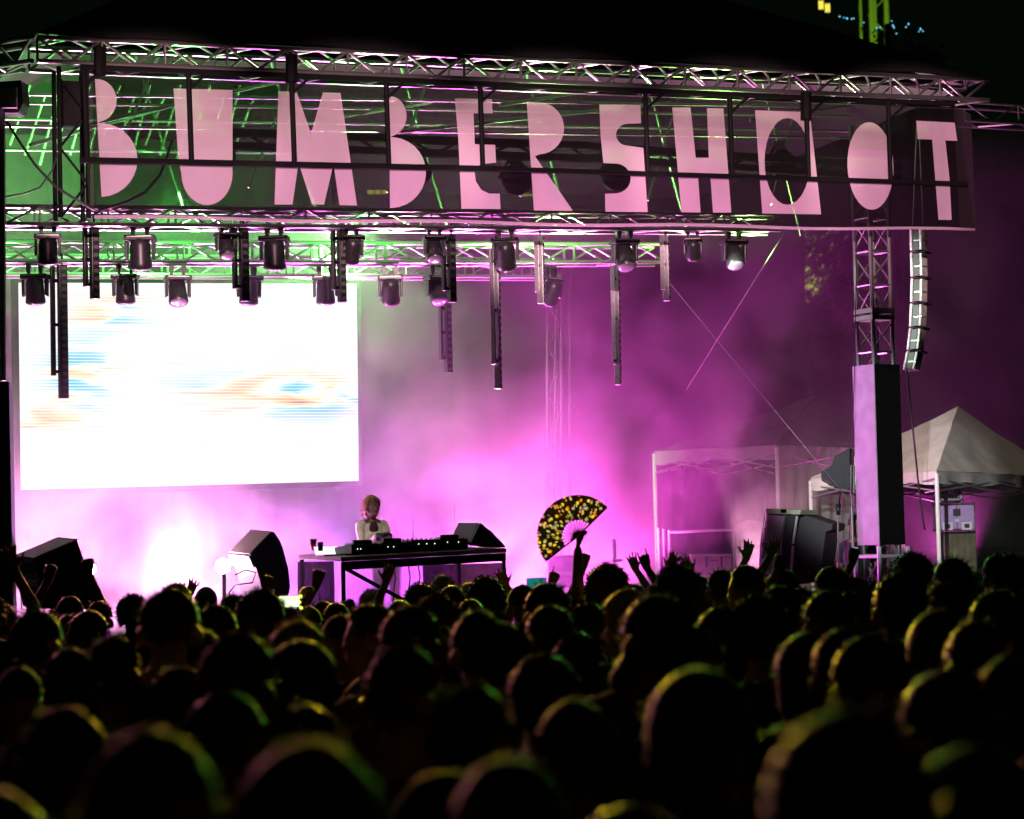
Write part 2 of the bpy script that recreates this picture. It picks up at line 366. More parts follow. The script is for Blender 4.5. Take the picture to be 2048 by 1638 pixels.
# black frame the banner is tied to
fr = thing('banner_frame', PV(1050, 340, -.12), 'black pipe frame with upright posts holding the banner', 'frame')
def fbar(a, b, r, nm): bar(nm, PV(*a, -.07), PV(*b, -.07), r, BLACK, fr)
fbar((162, 134), (1908, 208), .028, 'rail'); fbar((160, 320), (1000, 338), .030, 'rail'); fbar((1000, 338), (1935, 368), .026, 'rail')
for x, t, b in ((168, 134, 322), (377, 142, 325), (583, 150, 330), (772, 160, 332), (960, 168, 338), (1290, 182, 344), (1459, 190, 350), (1612, 196, 354), (1776, 203, 360)):
    fbar((x, t), (x + (b - t) * .035, b), .026, 'post')
    fbar((x + 2, t + 36), (x + 38, t + 4), .014, 'knee_brace')
for x, t in ((583, 75), (200, 60), (1612, 150)):   # hanging chain bags and brackets on the truss
    fbar((x, t + 35), (x, t + 90), .06, 'bracket')
# dark beams close behind the banner
for nm, a, b, v, h, lab in (('banner_beam', (430, 278), (1180, 305), .25, .13, 'dark box beam behind the letters M to E of the banner'),
                            ('banner_beam', (1180, 305), (1800, 345), .25, .12, 'dark box beam behind the letters S to O of the banner')):
    p, q = PV(*a, v), PV(*b, v); t = thing(nm, (p + q) / 2, lab, 'beam')
    for k in (0, 1): bar('chord', p + Z * (h * k - h / 2), q + Z * (h * k - h / 2), .045, BLACK, t)
    for i in range(14): bar('brace', p.lerp(q, i / 14) + Z * (h * (i % 2) - h / 2), p.lerp(q, (i + 1) / 14) + Z * (h * ((i + 1) % 2) - h / 2), .014, BLACK, t)

# ================================================================ lighting trusses
truss('lighting_truss', PV(-60, 447, .75), PV(1560, 460, .75), V, .30, .17, .33, 'front lighting truss just under the banner carrying a row of moving heads', rc=.022, rb=.012)
truss('lighting_truss', PV(-60, 522, 2.2), PV(1330, 524, 2.2), V, .29, .20, .36, 'middle lighting truss of bright diagonals above the video screen', rc=.022, rb=.013)
truss('lighting_truss', PV(-60, 547, 3.4), PV(1120, 553, 3.4), V, .29, .20, .36, 'rear lighting truss running along the top of the video screen', rc=.020, rb=.011)
# ---- moving head lamps
def moving_head(kind):
    t = thing('moving_head', (0, 0, 0), 'x', 'stage lamp')
    for sx in (-1, 1):
        b = MB().loft([Vector((sx * .07 + x_, -.03, z_)) for x_, z_ in ((-.012, -.10), (.012, -.10), (.03, -.01), (.02, .03), (-.02, .03), (-.03, -.01))], [Vector((sx * .07 + x_, .03, z_)) for x_, z_ in ((-.012, -.10), (.012, -.10), (.03, -.01), (.02, .03), (-.02, .03), (-.03, -.01))])
        b.build('clamp', BLK2, t)
    MB().box((0, 0, -.125), (.30, .20, .06)).build('base', BLK2, t, bevel=.012)
    MB().box((0, -.101, -.112), (.24, .004, .012)).build('trim', ALUD, t)
    for sx in (-1, 1): MB().loft([Vector((sx * .115, y, z)) for y, z in ((-.06, -.155), (.06, -.155), (.045, -.33), (-.045, -.33))], [Vector((sx * .145, y, z)) for y, z in ((-.06, -.155), (.06, -.155), (.045, -.35), (-.045, -.35))]).build('yoke_arm', BLK2, t, bevel=.008)
    tilt = Matrix.Rotation(kind, 3, 'X'); c = Vector((0, 0, -.31))
    prof = [(-.20, .045), (-.185, .085), (-.12, .10), (0, .105), (.06, .112), (.10, .115), (.115, .105)]
    h = MB(); k = 14
    for z, r in prof: h.v += [c + tilt @ Vector((r * math.cos(2 * math.pi * i / k), r * math.sin(2 * math.pi * i / k), -z)) for i in range(k)]
    h.f = [(j * k + i, j * k + (i + 1) % k, (j + 1) * k + (i + 1) % k, (j + 1) * k + i) for j in range(len(prof) - 1) for i in range(k)] + [tuple(range(k))]
    hd = h.build('head', BLK2, t, True)
    l = MB(); l.ball((0, 0, 0), (.102, .102, .03), 14, 6, None); l.v = [c + tilt @ (v - Vector((0, 0, .11))) for v in l.v]
    l.build('lens', mat('lamp_glass', (.16, .14, .17), .15, 0, .1, 5, spec=.8), hd, True)
    return t
heads = [moving_head(a) for a in (R(6), R(-28), R(30))]
FRONT = [(95, 452, 1.0, 0), (280, 452, 1.15, 0), (452, 452, .85, 1), (548, 454, 1.15, 0), (702, 456, .95, 2), (868, 458, .9, 1), (1010, 460, 1.1, 2), (1248, 462, 1.1, 1), (1385, 464, .8, 2), (1467, 464, 1.05, 1)]
BACK = [(70, 532, 2.3, 0), (250, 532, 2.3, 0), (355, 535, 2.3, 1), (497, 536, 2.6, 0), (650, 536, 2.5, 0), (780, 536, 2.3, 2), (874, 536, 2.5, 1), (1100, 540, 2.5, 2)]
ords = 'first second third fourth fifth sixth seventh eighth ninth tenth'.split()
used = [0, 0, 0]
def place_head(x, y, v, s, k, lab, grp):
    o = heads[k] if not used[k] else copy_tree(heads[k]); used[k] = 1
    o.location = PV(x, y, v); o.rotation_euler.z = YAW + random.uniform(-.5, .5); o.scale = (s * .86,) * 3; o['label'] = lab; o['group'] = grp
for i, (x, y, s, k) in enumerate(FRONT):
    place_head(x, y, .9, s, k, f'black moving head lamp under the banner, {ords[i]} from the left in the front row', 'moving heads on the front lighting truss')
for i, (x, y, v, k) in enumerate(BACK):
    place_head(x, y, v, 1.05, k, f'moving head lamp at screen-top height, {ords[i]} from the left in the back row', 'moving heads on the middle lighting truss')
# round lamps behind the banner that throw their outlines on the letters
def wash(px, py, v, r, lab):
    c = PV(px, py, v); t = thing('wash_lamp', c, lab, 'stage lamp', 'round lamps behind the banner')
    m = MB(); k = 16; prof = [(-.2, .25), (-.16, .6), (.1, .95), (.45, 1.0), (.5, .9)]
    ax = -V
    a, b = U, Z
    for z, q in prof: m.v += [c + ax * (z * r) + a * (q * r * math.cos(2 * math.pi * i / k)) + b * (q * r * math.sin(2 * math.pi * i / k)) for i in range(k)]
    m.f = [(j * k + i, j * k + (i + 1) % k, (j + 1) * k + (i + 1) % k, (j + 1) * k + i) for j in range(len(prof) - 1) for i in range(k)] + [tuple(range(k)), tuple(range(4 * k, 5 * k))]
    m.build('housing', BLK2, t, True)
    MB().box(c + Z * (r + .04), (.12, .1, .1)).build('bracket', BLK2, t)
    for sx in (-1, 1): bar('yoke', c + U * (sx * r * 1.06), c + U * (sx * r * .3) + Z * (r + .05), .014, BLACK, t)
for x, y, r, l in ((430, 312, .19, 'U'), (645, 328, .15, 'M'), (838, 345, .12, 'second B'), (1030, 360, .17, 'E'), (1228, 352, .17, 'S'), (1375, 335, .15, 'H'), (1560, 330, .16, 'first O'), (1735, 318, .16, 'second O')):
    wash(x, y, .55, r, f'round dark lamp showing through the banner at the letter {l}')

# ---- hanging light battens
def batten(px, y0, y1, v, lab, wpx=16, pale=False):
    a, b = PV(px, y0, v), PV(px + (y1 - y0) * .012, y1, v)
    t = thing('light_batten', a, lab, 'light bar', 'upright light bars hung from the trusses')
    q = wpx / 190
    M = Matrix.Rotation(YAW + (.9 if pale else .25), 3, 'Z'); H = a.z - b.z; mid = a.lerp(b, .5)
    body = MB().box(mid, (q, .07, H), M).build('housing', ALUD if pale else BLK2, t, bevel=.006)
    n = max(5, int(H / .07))
    for i in range(n): MB().box(a.lerp(b, (i + .5) / n) + M @ Vector((0, -.037, 0)), (q * .6, .01, .035), M).build('lens', mat('lens_dark', (.10, .11, .10), .15, 0, .2, 20, spec=.8), body)
    side = M @ Vector((-q * 1.1, .02, 0))
    MB().box(mid + side + Z * (H * .08), (q * .45, .05, H * .82), M).build('rear_rail', ALUD if pale else BLK2, t, bevel=.004)
    for f in (.12, .45, .8): MB().box(a.lerp(b, f) + side * .5, (q * 1.4, .03, .03), M).build('bracket', BLACK, t)
    bar('hanger', a, a + Z * .12, .01, BLACK, t)
for px, y0, y1, v, nm, w_, pale in ((188, 455, 598, .9, 'short dark light bar in front of the left end of the screen', 15, 0), (124, 530, 797, 2.3, 'long dark light bar hanging over the left of the screen', 17, 0),
        (487, 455, 603, .9, 'short dark light bar before the middle of the screen', 16, 0), (682, 460, 605, .9, 'brown-lit light bar at the right edge of the screen', 14, 0),
        (902, 470, 605, .95, 'short light bar just right of the screen', 14, 0), (895, 600, 745, 3.6, 'faint light bar deep in the smoke right of the screen', 14, 0),
        (992, 495, 778, 1.1, 'long pale light bar hanging in the middle of the stage', 12, 1), (1080, 470, 607, 1.0, 'short tan light bar right of the long pale one', 10, 1),
        (1232, 530, 770, 2.0, 'long thin light bar right of centre over the smoke', 8, 1), (1331, 470, 602, 1.0, 'rightmost light bar under the banner', 10, 1)):
    batten(px, y0, y1, v, nm, w_, pale)

# ================================================================ video screen
q = [PV(37, 565, 4.6), PV(714, 567, 4.6), PV(718, 962, 4.6), PV(42, 980, 4.6)]
ls = thing('video_screen', (q[2] + q[3]) / 2, 'blown-out white LED video screen at the back left of the stage', 'screen')
m = bpy.data.materials.new('led_picture'); m.use_nodes = True; nt = m.node_tree; nt.nodes.clear(); N = nt.nodes.new; L = nt.links.new
uv = N('ShaderNodeUVMap'); sep = N('ShaderNodeSeparateXYZ'); L(uv.outputs[0], sep.inputs[0])
def math_(op, a, b=None, c=None):
    n_ = N('ShaderNodeMath'); n_.operation = op
    for k, x in enumerate((a, b, c)):
        if x is None: continue
        if isinstance(x, (int, float)): n_.inputs[k].default_value = x
        else: L(x, n_.inputs[k])
    return n_.outputs[0]
nz = N('ShaderNodeTexNoise'); nz.inputs['Scale'].default_value = 2.6; nz.inputs['Detail'].default_value = 3.5; nz.inputs['Distortion'].default_value = .7; mp = N('ShaderNodeMapping'); mp.inputs['Scale'].default_value = (.8, 3.2, 1); mp.inputs['Rotation'].default_value = (0, 0, .18); L(uv.outputs[0], mp.inputs['Vector']); L(mp.outputs[0], nz.inputs['Vector'])
rows = math_('MULTIPLY_ADD', math_('SINE', math_('MULTIPLY', sep.outputs['Y'], 420.0)), .5, .5)
# the picture's coloured patches: a streak at the left and a band at the right, elsewhere nearly white
def bump_(x0, y0, rx, ry):
    dx = math_('DIVIDE', math_('SUBTRACT', sep.outputs['X'], x0), rx); dy = math_('DIVIDE', math_('SUBTRACT', sep.outputs['Y'], y0), ry)
    return math_('EXPONENT', math_('MULTIPLY', math_('ADD', math_('MULTIPLY', dx, dx), math_('MULTIPLY', dy, dy)), -1.0))
reg = math_('ADD', math_('ADD', bump_(.08, .34, .16, .05), bump_(.18, .56, .09, .13)), math_('ADD', bump_(.80, .46, .34, .10), math_('MULTIPLY', bump_(.25, .86, .1, .08), .6)))
band = N('ShaderNodeValToRGB'); cr = band.color_ramp; L(nz.outputs['Fac'], band.inputs['Fac'])
cr.elements[0].position = .32; cr.elements[0].color = (.6, .14, .03, 1); cr.elements[1].position = .7; cr.elements[1].color = (.02, .42, .6, 1)
for p_, c_ in ((.44, (1, .72, .35, 1)), (.50, (.9, .95, .9, 1)), (.57, (.1, .65, .8, 1))):
    e = cr.elements.new(p_); e.color = c_
amt = math_('MULTIPLY', math_('ADD', math_('MULTIPLY', reg, 1.5), .22), math_('MULTIPLY_ADD', rows, .75, .25)); cl = N('ShaderNodeClamp'); L(amt, cl.inputs[0])
mix = N('ShaderNodeMixRGB'); mix.inputs[1].default_value = (1, 1, 1, 1); L(cl.outputs[0], mix.inputs[0]); L(band.outputs[0], mix.inputs[2])
em = N('ShaderNodeEmission'); em.inputs[1].default_value = 1.14; L(mix.outputs[0], em.inputs[0])
L(em.outputs[0], N('ShaderNodeOutputMaterial').inputs[0])
# the wall is made of square LED tiles
nx, ny = 8, 5
for i in range(nx):
    for j in range(ny):
        def qp(a, b): return q[0].lerp(q[1], a).lerp(q[3].lerp(q[2], a), b)
        g_ = .0008
        A = [qp(i / nx + g_, j / ny + g_), qp((i + 1) / nx - g_, j / ny + g_), qp((i + 1) / nx - g_, (j + 1) / ny - g_), qp(i / nx + g_, (j + 1) / ny - g_)]
        o = MB().loft(A, [a + V * .03 for a in A]).build('led_tile', m, ls)
        ul = o.data.uv_layers.new(name='UVMap'); nrm = None
        for lp in o.data.loops:
            pw = o.data.vertices[lp.vertex_index].co + ls.location
            ul.data[lp.index].uv = ((pw - q[3]).dot(U) / (q[2] - q[3]).dot(U), (pw.z - q[3].z) / (q[0].z - q[3].z))
A = [p + V * .05 + d for p, d in zip(q, (Z * .06 - U * .06, Z * .06 + U * .06, -Z * .06 + U * .06, -Z * .06 - U * .06))]
MB().loft(A, [a + V * .10 for a in A]).build('back_frame', BLACK, ls)
for f in (.1, .5, .9): bar('hanger', q[0].lerp(q[1], f) + V * .1, q[0].lerp(q[1], f) + V * .1 + Z * .5, .012, STEEL, ls)

# ================================================================ left edge gear
p = P(-8, 760, 21.5)
t = thing('speaker_column', Vector((p.x, p.y, 0)), 'tall black speaker column cut off by the left edge', 'speaker')
def quad_box(pts, D, dvec, name, m_, par, bevel=0): 
    A = [P(x, y, D) for x, y in pts]; return MB().loft(A, [a + Vector(dvec) for a in A]).build(name, m_, par, bevel=bevel)
quad_box([(-40, 762), (18, 762), (27, 1230), (-40, 1230)], 21.5, (-.05, .4, 0), 'cabinet', TOLEX, t, .01)
quad_box([(-36, 775), (6, 775), (12, 1225), (-36, 1225)], 21.48, (0, -.02, 0), 'grille', GRILLE, t)
bar('mast', P(4, 200, 21.9), P(6, 762, 21.9), .03, ALUD, t)
t = thing('flood_lamp', P(20, 222, 21.9), 'boxy flood lamp with a grey face at the top left edge', 'stage lamp')
quad_box([(-30, 178), (33, 174), (33, 215), (-30, 215)], 21.8, (0, .05, 0), 'face', WHITE, t)
quad_box([(-40, 165), (42, 160), (46, 205), (36, 226), (-40, 226)], 21.88, (.02, .22, 0), 'housing', BLK2, t, .01)
t = thing('cable_loop', P(90, 390, 22.0), 'black cable sagging from the flood lamp to the banner corner', 'cable')
pts = [(0, 238), (15, 246), (40, 285), (70, 330), (110, 372), (150, 398), (190, 420)]
MB().path([P(x, y, 22.1) for x, y in pts], .012).build('cable', CABLE, t, True)
MB().path([P(x, y, 22.2) for x, y in ((0, 395), (45, 388), (80, 375), (105, 340), (118, 300))], .008).build('thin_cable', CABLE, t, True)
t = thing('cable_loop', PV(300, 380, .3), 'black cable drooping behind the letters B and U', 'cable')
MB().path([PV(x, y, .3) for x, y in ((345, 280), (335, 310), (320, 350), (290, 385), (250, 405), (200, 420))], .014).build('cable', CABLE, t, True)
t = thing('side_tower', PV(140, 300, .15), 'dark upright tower post at the left end of the banner', 'tower')
p = PV(142, 300, .25)
MB().box((p.x, p.y, (PV(142, 165, .25).z + PV(142, 255, .25).z) / 2), (.17, .17, PV(142, 165, .25).z - PV(142, 255, .25).z), Matrix.Rotation(YAW, 3, 'Z')).build('hoist_box', BLACK, t, bevel=.01)
for sx in (-1, 1):
    for sy in (-1, 1): bar('chord', Vector((p.x, p.y, PV(142, 440, .25).z)) + U * (.13 * sx) + V * (.13 * sy), Vector((p.x, p.y, PV(142, 140, .25).z)) + U * (.13 * sx) + V * (.13 * sy), .022, BLACK, t)
for i in range(4):
    z0 = PV(142, 440, .25).z + i * .33; s1 = 1 if i % 2 else -1
    bar('brace', Vector((p.x, p.y, z0)) + U * (.13 * s1) - V * .13, Vector((p.x, p.y, z0 + .33)) - U * (.13 * s1) - V * .13, .012, BLACK, t)

# ================================================================ right tower
tc = PV(1757, 900, .5); tb = Vector((tc.x, tc.y, 0)); ztop = PV(1748, 250, .5).z
ca, cb = U * .17, V * .17
RZ = Matrix.Rotation(R(31), 3, 'Z'); ca = RZ @ Vector((.13, 0, 0)); cb = RZ @ Vector((0, .13, 0))
t = thing('truss_tower', tb, 'upright aluminium truss tower right of the stage, lit green and white', 'tower')
for sx in (-1, 1):
    for sy in (-1, 1): bar('chord', tb + ca * sx + cb * sy, tb + ca * sx + cb * sy + Z * ztop, .024, ALU, t)
n = int(ztop / .36)
for i in range(n):
    z0 = i * .36
    for (a, b) in ((-ca - cb, ca - cb), (ca - cb, ca + cb), (-ca - cb, -ca + cb), (-ca + cb, ca + cb)):
        bar('strut', tb + a + Z * z0, tb + b + Z * z0, .013, ALU, t)
        x, y = (a, b) if i % 2 else (b, a)
        bar('brace', tb + x + Z * (z0 + .04), tb + y + Z * (z0 + .32), .010, ALU, t)
zp = PV(1748, 637, .5).z
MB().box(tb + Z * zp, (.31, .31, .05), RZ).build('coupling_plate', ALU, t); MB().box(tb + Z * (zp + .075), (.31, .31, .05), RZ).build('coupling_plate', ALU, t)
bz = PV(1748, 1090, .5).z; tz = PV(1748, 731, .5).z
t = thing('column_wrap', tb + Z * bz, 'tall square column cover with pale grey and black faces round the tower', 'column cover')
h = tz - bz
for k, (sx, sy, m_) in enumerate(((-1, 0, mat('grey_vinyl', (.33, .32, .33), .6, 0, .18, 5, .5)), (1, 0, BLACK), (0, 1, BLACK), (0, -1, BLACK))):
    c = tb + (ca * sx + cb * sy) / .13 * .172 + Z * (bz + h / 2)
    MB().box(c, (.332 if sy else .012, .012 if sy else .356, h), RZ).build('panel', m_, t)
t = thing('tower_base', tb, 'pale metal base frame under the column cover', 'base')
for sx in (-1, 1):
    for sy in (-1, 1): bar('leg', tb + ca * (1.5 * sx) + cb * (1.5 * sy), tb + ca * (1.5 * sx) + cb * (1.5 * sy) + Z * (bz - .02), .025, WHITE, t)
    bar('rail', tb + ca * (1.5 * sx) - cb * 1.5 + Z * (bz - .12), tb + ca * (1.5 * sx) + cb * 1.5 + Z * (bz - .12), .02, WHITE, t)
bar('rail', tb - ca * 1.5 - cb * 1.5 + Z * (bz - .12), tb + ca * 1.5 - cb * 1.5 + Z * (bz - .12), .02, WHITE, t)

# ---- hanging line array
ctr = [(1836, 452), (1837, 503), (1838, 555), (1837, 606), (1835, 655), (1830, 702), (1822, 742)]
t = thing('line_array', P(1836, 745, 27.5), 'curved column of hanging loudspeakers right of the tower', 'speaker')
RA = Matrix.Rotation(R(-35), 3, 'Z')
for i in range(6):
    a, b = P(*ctr[i], 27.5), P(*ctr[i + 1], 27.5); ax = (a - b).normalized(); mid = (a + b) / 2; H = (a - b).length * .94
    s = RA @ Vector((1, 0, 0)); f = s.cross(ax).normalized()
    Mx = Matrix((s, -f, ax)).transposed()
    cbn = MB().box(mid, (.08, .14, H), Mx).build('cabinet', BLK2, t, bevel=.006)
    MB().box(mid - s * .058, (.032, .15, H * 1.0), Mx).build('grille', mat('array_grille_lit', (.5, .55, .48), .55, .2, .45, 45, .4), cbn, bevel=.01)  # grille and side panel colours carry painted pale green light
    MB().box(mid + s * .058, (.032, .15, H * 1.0), Mx).build('side_panel', mat('array_side_lit', (.42, .5, .42), .5, .2, .4, 25, .3), cbn, bevel=.01)
    MB().box(mid + s * .03 - ax * H * .1, (.1, .165, .012), Mx).build('link_bar', ALU, cbn)
    MB().box(mid + s * .05 + ax * H * .46, (.14, .17, .018), Mx).build('link_bar', BLACK, cbn)
for d in (-.06, .06): bar('chain', P(1836, 452, 27.5) + Vector((d, 0, 0)), P(1836, 250, 27.5) + Vector((d * .2, 0, 0)), .008, STEEL, t)

# ---- wires
def wire(pts, r, lab, m_=STEEL):
    w_ = MB().path([Vector(p) for p in pts], r).build('guy_wire', m_, None, True); tag(w_, lab, 'wire')
wire([PV(1575, 455, .8), PV(1372, 780, 4.2)], .0014, 'thin guy wire slanting down left from the banner')
wire([PV(1336, 562, 1.5), PV(1640, 930, 1.0), PV(1725, 1035, .6)], .003, 'long guy wire running down right to the column')
wire([PV(1714, 470, .45), PV(1709, 735, .45), PV(1704, 940, .45), PV(1696, 1140, .45)], .005, 'thin plumb cable left of the column', CABLE)
wire([P(1813, 735, 27.4), P(1826, 860, 27.4), P(1836, 960, 27.4), P(1846, 1040, 27.4), P(1850, 1060, 27.4)], .011, 'black speaker cable dropping from the hanging speakers', CABLE)
# rear tower glimpsed through the smoke
RDK = mat('tower_dark', (.02, .018, .02), .6, .2, .2, 10)
t = thing('rear_tower', PV(1118, 1100, 6.2), 'faint rear truss tower standing in the magenta smoke', 'tower')
for x in (1094, 1110, 1122, 1139):
    bar('chord', PV(x, 545, 6.2 + (.25 if x in (1110, 1139) else 0)), PV(x, 1150, 6.2 + (.25 if x in (1110, 1139) else 0)), .02, RDK, t)
for i in range(12):
    bar('brace', PV(1094 if i % 2 else 1122, 560 + 45 * i, 6.2), PV(1122 if i % 2 else 1094, 605 + 45 * i, 6.2), .010, RDK, t)
# ================================================================ speakers and table on stage
def wedge(poly, D, off, dD, name, lab, cat='speaker', m_=TOLEX, front=None, z0=None):
    """cabinet: an end outline seen at distance D, and the matching outline of its other end"""
    A = [P(x, y, D) for x, y in poly]; B = [P(x + off[0], y + off[1], D + dD) for x, y in poly]
    lo = min(A, key=lambda p: p.z); t = thing(name, Vector((lo.x, lo.y, lo.z)), lab, cat)
    MB().loft(A, B).build('cabinet', m_, t, bevel=.008)
    if front is not None:
        for i, mm, nm in front:
            a, b, c, d = A[i], A[(i + 1) % len(A)], B[(i + 1) % len(A)], B[i]; n_ = (b - a).cross(d - a).normalized()
            ctr_ = sum(A, Vector()) / len(A) * .5 + sum(B, Vector()) / len(B) * .5
            if n_.dot((a + c) / 2 - ctr_) < 0: n_ = -n_
            k = (a + b + c + d) / 4; Q = [k.lerp(p, .93) + n_ * .004 for p in (a, b, c, d)]
            MB().loft(Q, [p + n_ * .012 for p in Q]).build(nm, mm, t)
    return t, A, B
YLW = mat('yellow_edge_light', (.75, .65, .05), .5, 0, .2, 20)  # yellow light along the lid edge, painted as its colour
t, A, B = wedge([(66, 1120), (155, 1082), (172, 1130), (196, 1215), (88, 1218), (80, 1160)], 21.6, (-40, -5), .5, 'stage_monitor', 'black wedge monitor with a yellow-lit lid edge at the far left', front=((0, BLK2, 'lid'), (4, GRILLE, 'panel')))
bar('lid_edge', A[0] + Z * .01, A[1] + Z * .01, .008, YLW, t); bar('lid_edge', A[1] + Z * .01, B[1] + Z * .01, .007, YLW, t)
for f, h_ in ((.35, 0), (.8, 0)):
    c = A[4].lerp(A[0], f); MB().box(c + Vector((-.06, -.03, 0)), (.14, .03, .10)).build('connector_plate', mat('case_lilac', (.35, .28, .4), .5, 0, .2, 20), t)
MB().path([A[5] + Vector((-.05, -.02, .05)), A[5] + Vector((-.17, -.02, -.05)), A[5] + Vector((-.16, -.02, -.25)), A[4] + Vector((-.1, -.02, -.02))], .007).build('cable', CABLE, t, True)
t, A, B = wedge([(501, 1111), (548, 1063), (560, 1080), (567, 1097), (577, 1135), (581, 1175), (575, 1200), (528, 1200), (520, 1160), (512, 1135)], 24.2, (-44, -4), .45, 'stage_monitor', 'large tilted speaker with a tan grille left of the table',
      front=((0, mat('tan_grille', (.30, .25, .20), .7, 0, .25, 120, .3), 'grille'), (9, mat('speaker_back_pink_lit', (.3, .22, .3), .6, 0, .2, 30), 'rear_panel')))  # rear panel tint stands for pink light falling on it
MB().path([P(x, y, 24.0) for x, y in ((470, 1150), (490, 1140), (512, 1145), (505, 1165), (470, 1170), (455, 1190))], .007).build('cable', CABLE, t, True)
t, A, B = wedge([(942, 1086), (961, 1046), (985, 1064), (1011, 1092), (1011, 1096)], 25.0, (-42, -1), .35, 'stage_monitor', 'black wedge monitor standing behind the right end of the table', front=((0, GRILLE, 'grille'),))
bar('edge_trim', A[0] - Vector((0, .01, 0)), A[1] - Vector((0, .01, 0)), .012, mat('pale_edge', (.6, .6, .5), .5, 0, .1, 20), t)

# ---- table
ta, tb_, tcn = P(682, 1112, 24.0), P(597, 1104, 24.9), P(1013, 1092, 25.0)
tz_ = (ta.z + tb_.z + tcn.z) / 3
ta.z = ta.z - .01; tb_.z = ta.z + .03; tcn.z = ta.z + .05
td = tb_ + tcn - ta
t = thing('performance_table', Vector((ta.x, ta.y, DECK)), 'long black table draped at its ends carrying the music decks', 'table')
tp = [ta, tcn, td, tb_]
MB().loft(tp, [p + Z * -.045 for p in tp]).build('tabletop', mat('table_top', (.16, .17, .13), .55, 0, .3, 12), t, bevel=.004)
MB().loft([ta.lerp(td, .004) + Z * -.047, tcn.lerp(tb_, .004) + Z * -.047, tcn.lerp(tb_, .02) + Z * -.047, ta.lerp(td, .02) + Z * -.047], [p + Z * -.13 for p in (ta.lerp(td, .004), tcn.lerp(tb_, .004), tcn.lerp(tb_, .02), ta.lerp(td, .02))]).build('apron', BLACK, t)
for p in tp:
    c = p.lerp((ta + td) / 2, .03); bar('leg', c + Z * -.05, Vector((c.x, c.y, DECK)), .022, BLACK, t)
def drape(a, b, z0, z1, k, par, nm='drape', m_=DRAPE, amp=.02):
    s = MB(); 
    for j in range(7):
        for i in range(k + 1):
            p = a.lerp(b, i / k); f = j / 6; d = (b - a).cross(Z).normalized()
            s.v.append(Vector((p.x, p.y, z0 + (z1 - z0) * f)) + d * (amp * math.sin(i * 1.7 + .6 * math.sin(j)) * (.3 + f)))
    s.f = [(j * (k + 1) + i, j * (k + 1) + i + 1, (j + 1) * (k + 1) + i + 1, (j + 1) * (k + 1) + i) for j in range(6) for i in range(k)]
    return s.build(nm, m_, par, True)
CLOTH = cloth_mat('table_cloth', (.06, .05, .055), .5, .02, 9)
drape(tb_ + Vector((-.01, -.01, 0)), ta.lerp(tb_, .12) + Vector((-.02, -.02, 0)), ta.z - .04, DECK + .05, 24, t, m_=CLOTH)
drape(tcn.lerp(ta, .52), tcn.lerp(ta, .015), ta.z - .10, DECK + .08, 26, t, m_=CLOTH)
drape(td.lerp(tb_, .1) + Z * 0, td.lerp(tb_, .72), ta.z - .04, DECK + .1, 40, t, m_=cloth_mat('rear_cloth', (.42, .34, .42), .65, .05, 9))
bar('cross_brace', ta + Z * -.12 + (tcn - ta) * .03, ta.lerp(tcn, .45) + Z * -.55, .02, BLACK, t)
for f in (.38, .47, .53):
    c = ta.lerp(tcn, f).lerp(tb_.lerp(td, f), .3); MB().path([c + Z * -.05, c + Vector((.03, -.02, -.25)), c + Vector((.0, .0, -.5)), Vector((c.x + .06, c.y, DECK + .03))], .007).build('hanging_cable', CABLE, t, True)
def on_table(f, g_, h=0): return ta.lerp(tcn, f).lerp(tb_.lerp(td, f), g_) + Z * h
RT = Matrix.Rotation(math.atan2((tcn - ta).y, (tcn - ta).x), 3, 'Z')
def player(f, g_, wd, dp, hh, lab, name='media_player', kn=9):
    c = on_table(f, g_, .004); t = thing(name, c, lab, 'music deck')
    b = MB(); b.loft([c + RT @ Vector((x, y, 0)) for x, y in ((-wd / 2, -dp / 2), (wd / 2, -dp / 2), (wd / 2, dp / 2), (-wd / 2, dp / 2))], [c + RT @ Vector((x, y, hh * (1.15 if y < 0 else .8))) for x, y in ((-wd / 2, -dp / 2), (wd / 2, -dp / 2), (wd / 2, dp / 2), (-wd / 2, dp / 2))])
    b.build('body', BLK2, t, bevel=.006)
    if kn == 9:
        pc = c + RT @ Vector((0, .02, hh)); MB().tube(pc, pc + Z * .025, wd * .36, wd * .33, 20).build('platter', ALUD, t, True)
        pc = c + RT @ Vector((-.02, -dp * .36, hh * 1.1)); MB().box(pc + Z * .02, (wd * .6, .03, .05), RT).build('display', BLK2, t)
    for i in range(kn):
        if i % 6 == 2: MB().ball(c + RT @ Vector((wd * (-.35 + .09 * i * f), -dp * .5 - .004, hh * (.5 + .4 * f))), .005, 8, 5).build('indicator', emis('led_white', (.8, 1, .7), 2.5), t)
        pc = c + RT @ Vector((wd * (.42 if kn == 9 else (-.4 + .8 * (i % 5) / 4)), dp * (-.35 + .7 * i / kn), hh)); MB().tube(pc, pc + Z * .03, .012, .010, 8).build('knob', ALUD, t)
player(.20, .40, .34, .40, .085, 'black music deck at the left of the table')
player(.36, .34, .34, .40, .09, 'black music deck left of the mixer', )
player(.54, .34, .32, .38, .10, 'black mixer with knobs in the middle of the table', 'mixer', 15)
player(.71, .34, .34, .40, .095, 'black music deck right of the mixer')
t = thing('laptop', on_table(.06, .45), 'open white laptop glowing at the left of the decks', 'laptop')
c = on_table(.06, .45, .006); MB().box(c, (.26, .18, .012), RT).build('keyboard', WHITE, t, bevel=.003)
MB().loft([c + RT @ Vector((x, .09, .0)) for x in (-.13, .13)] + [c + RT @ Vector((x, .13, .085)) for x in (.13, -.13)], [c + RT @ Vector((x, .10, .0)) for x in (-.13, .13)] + [c + RT @ Vector((x, .14, .085)) for x in (.13, -.13)]).build('display', emis('laptop_glow', (1, .8, 1), 1.5), t)
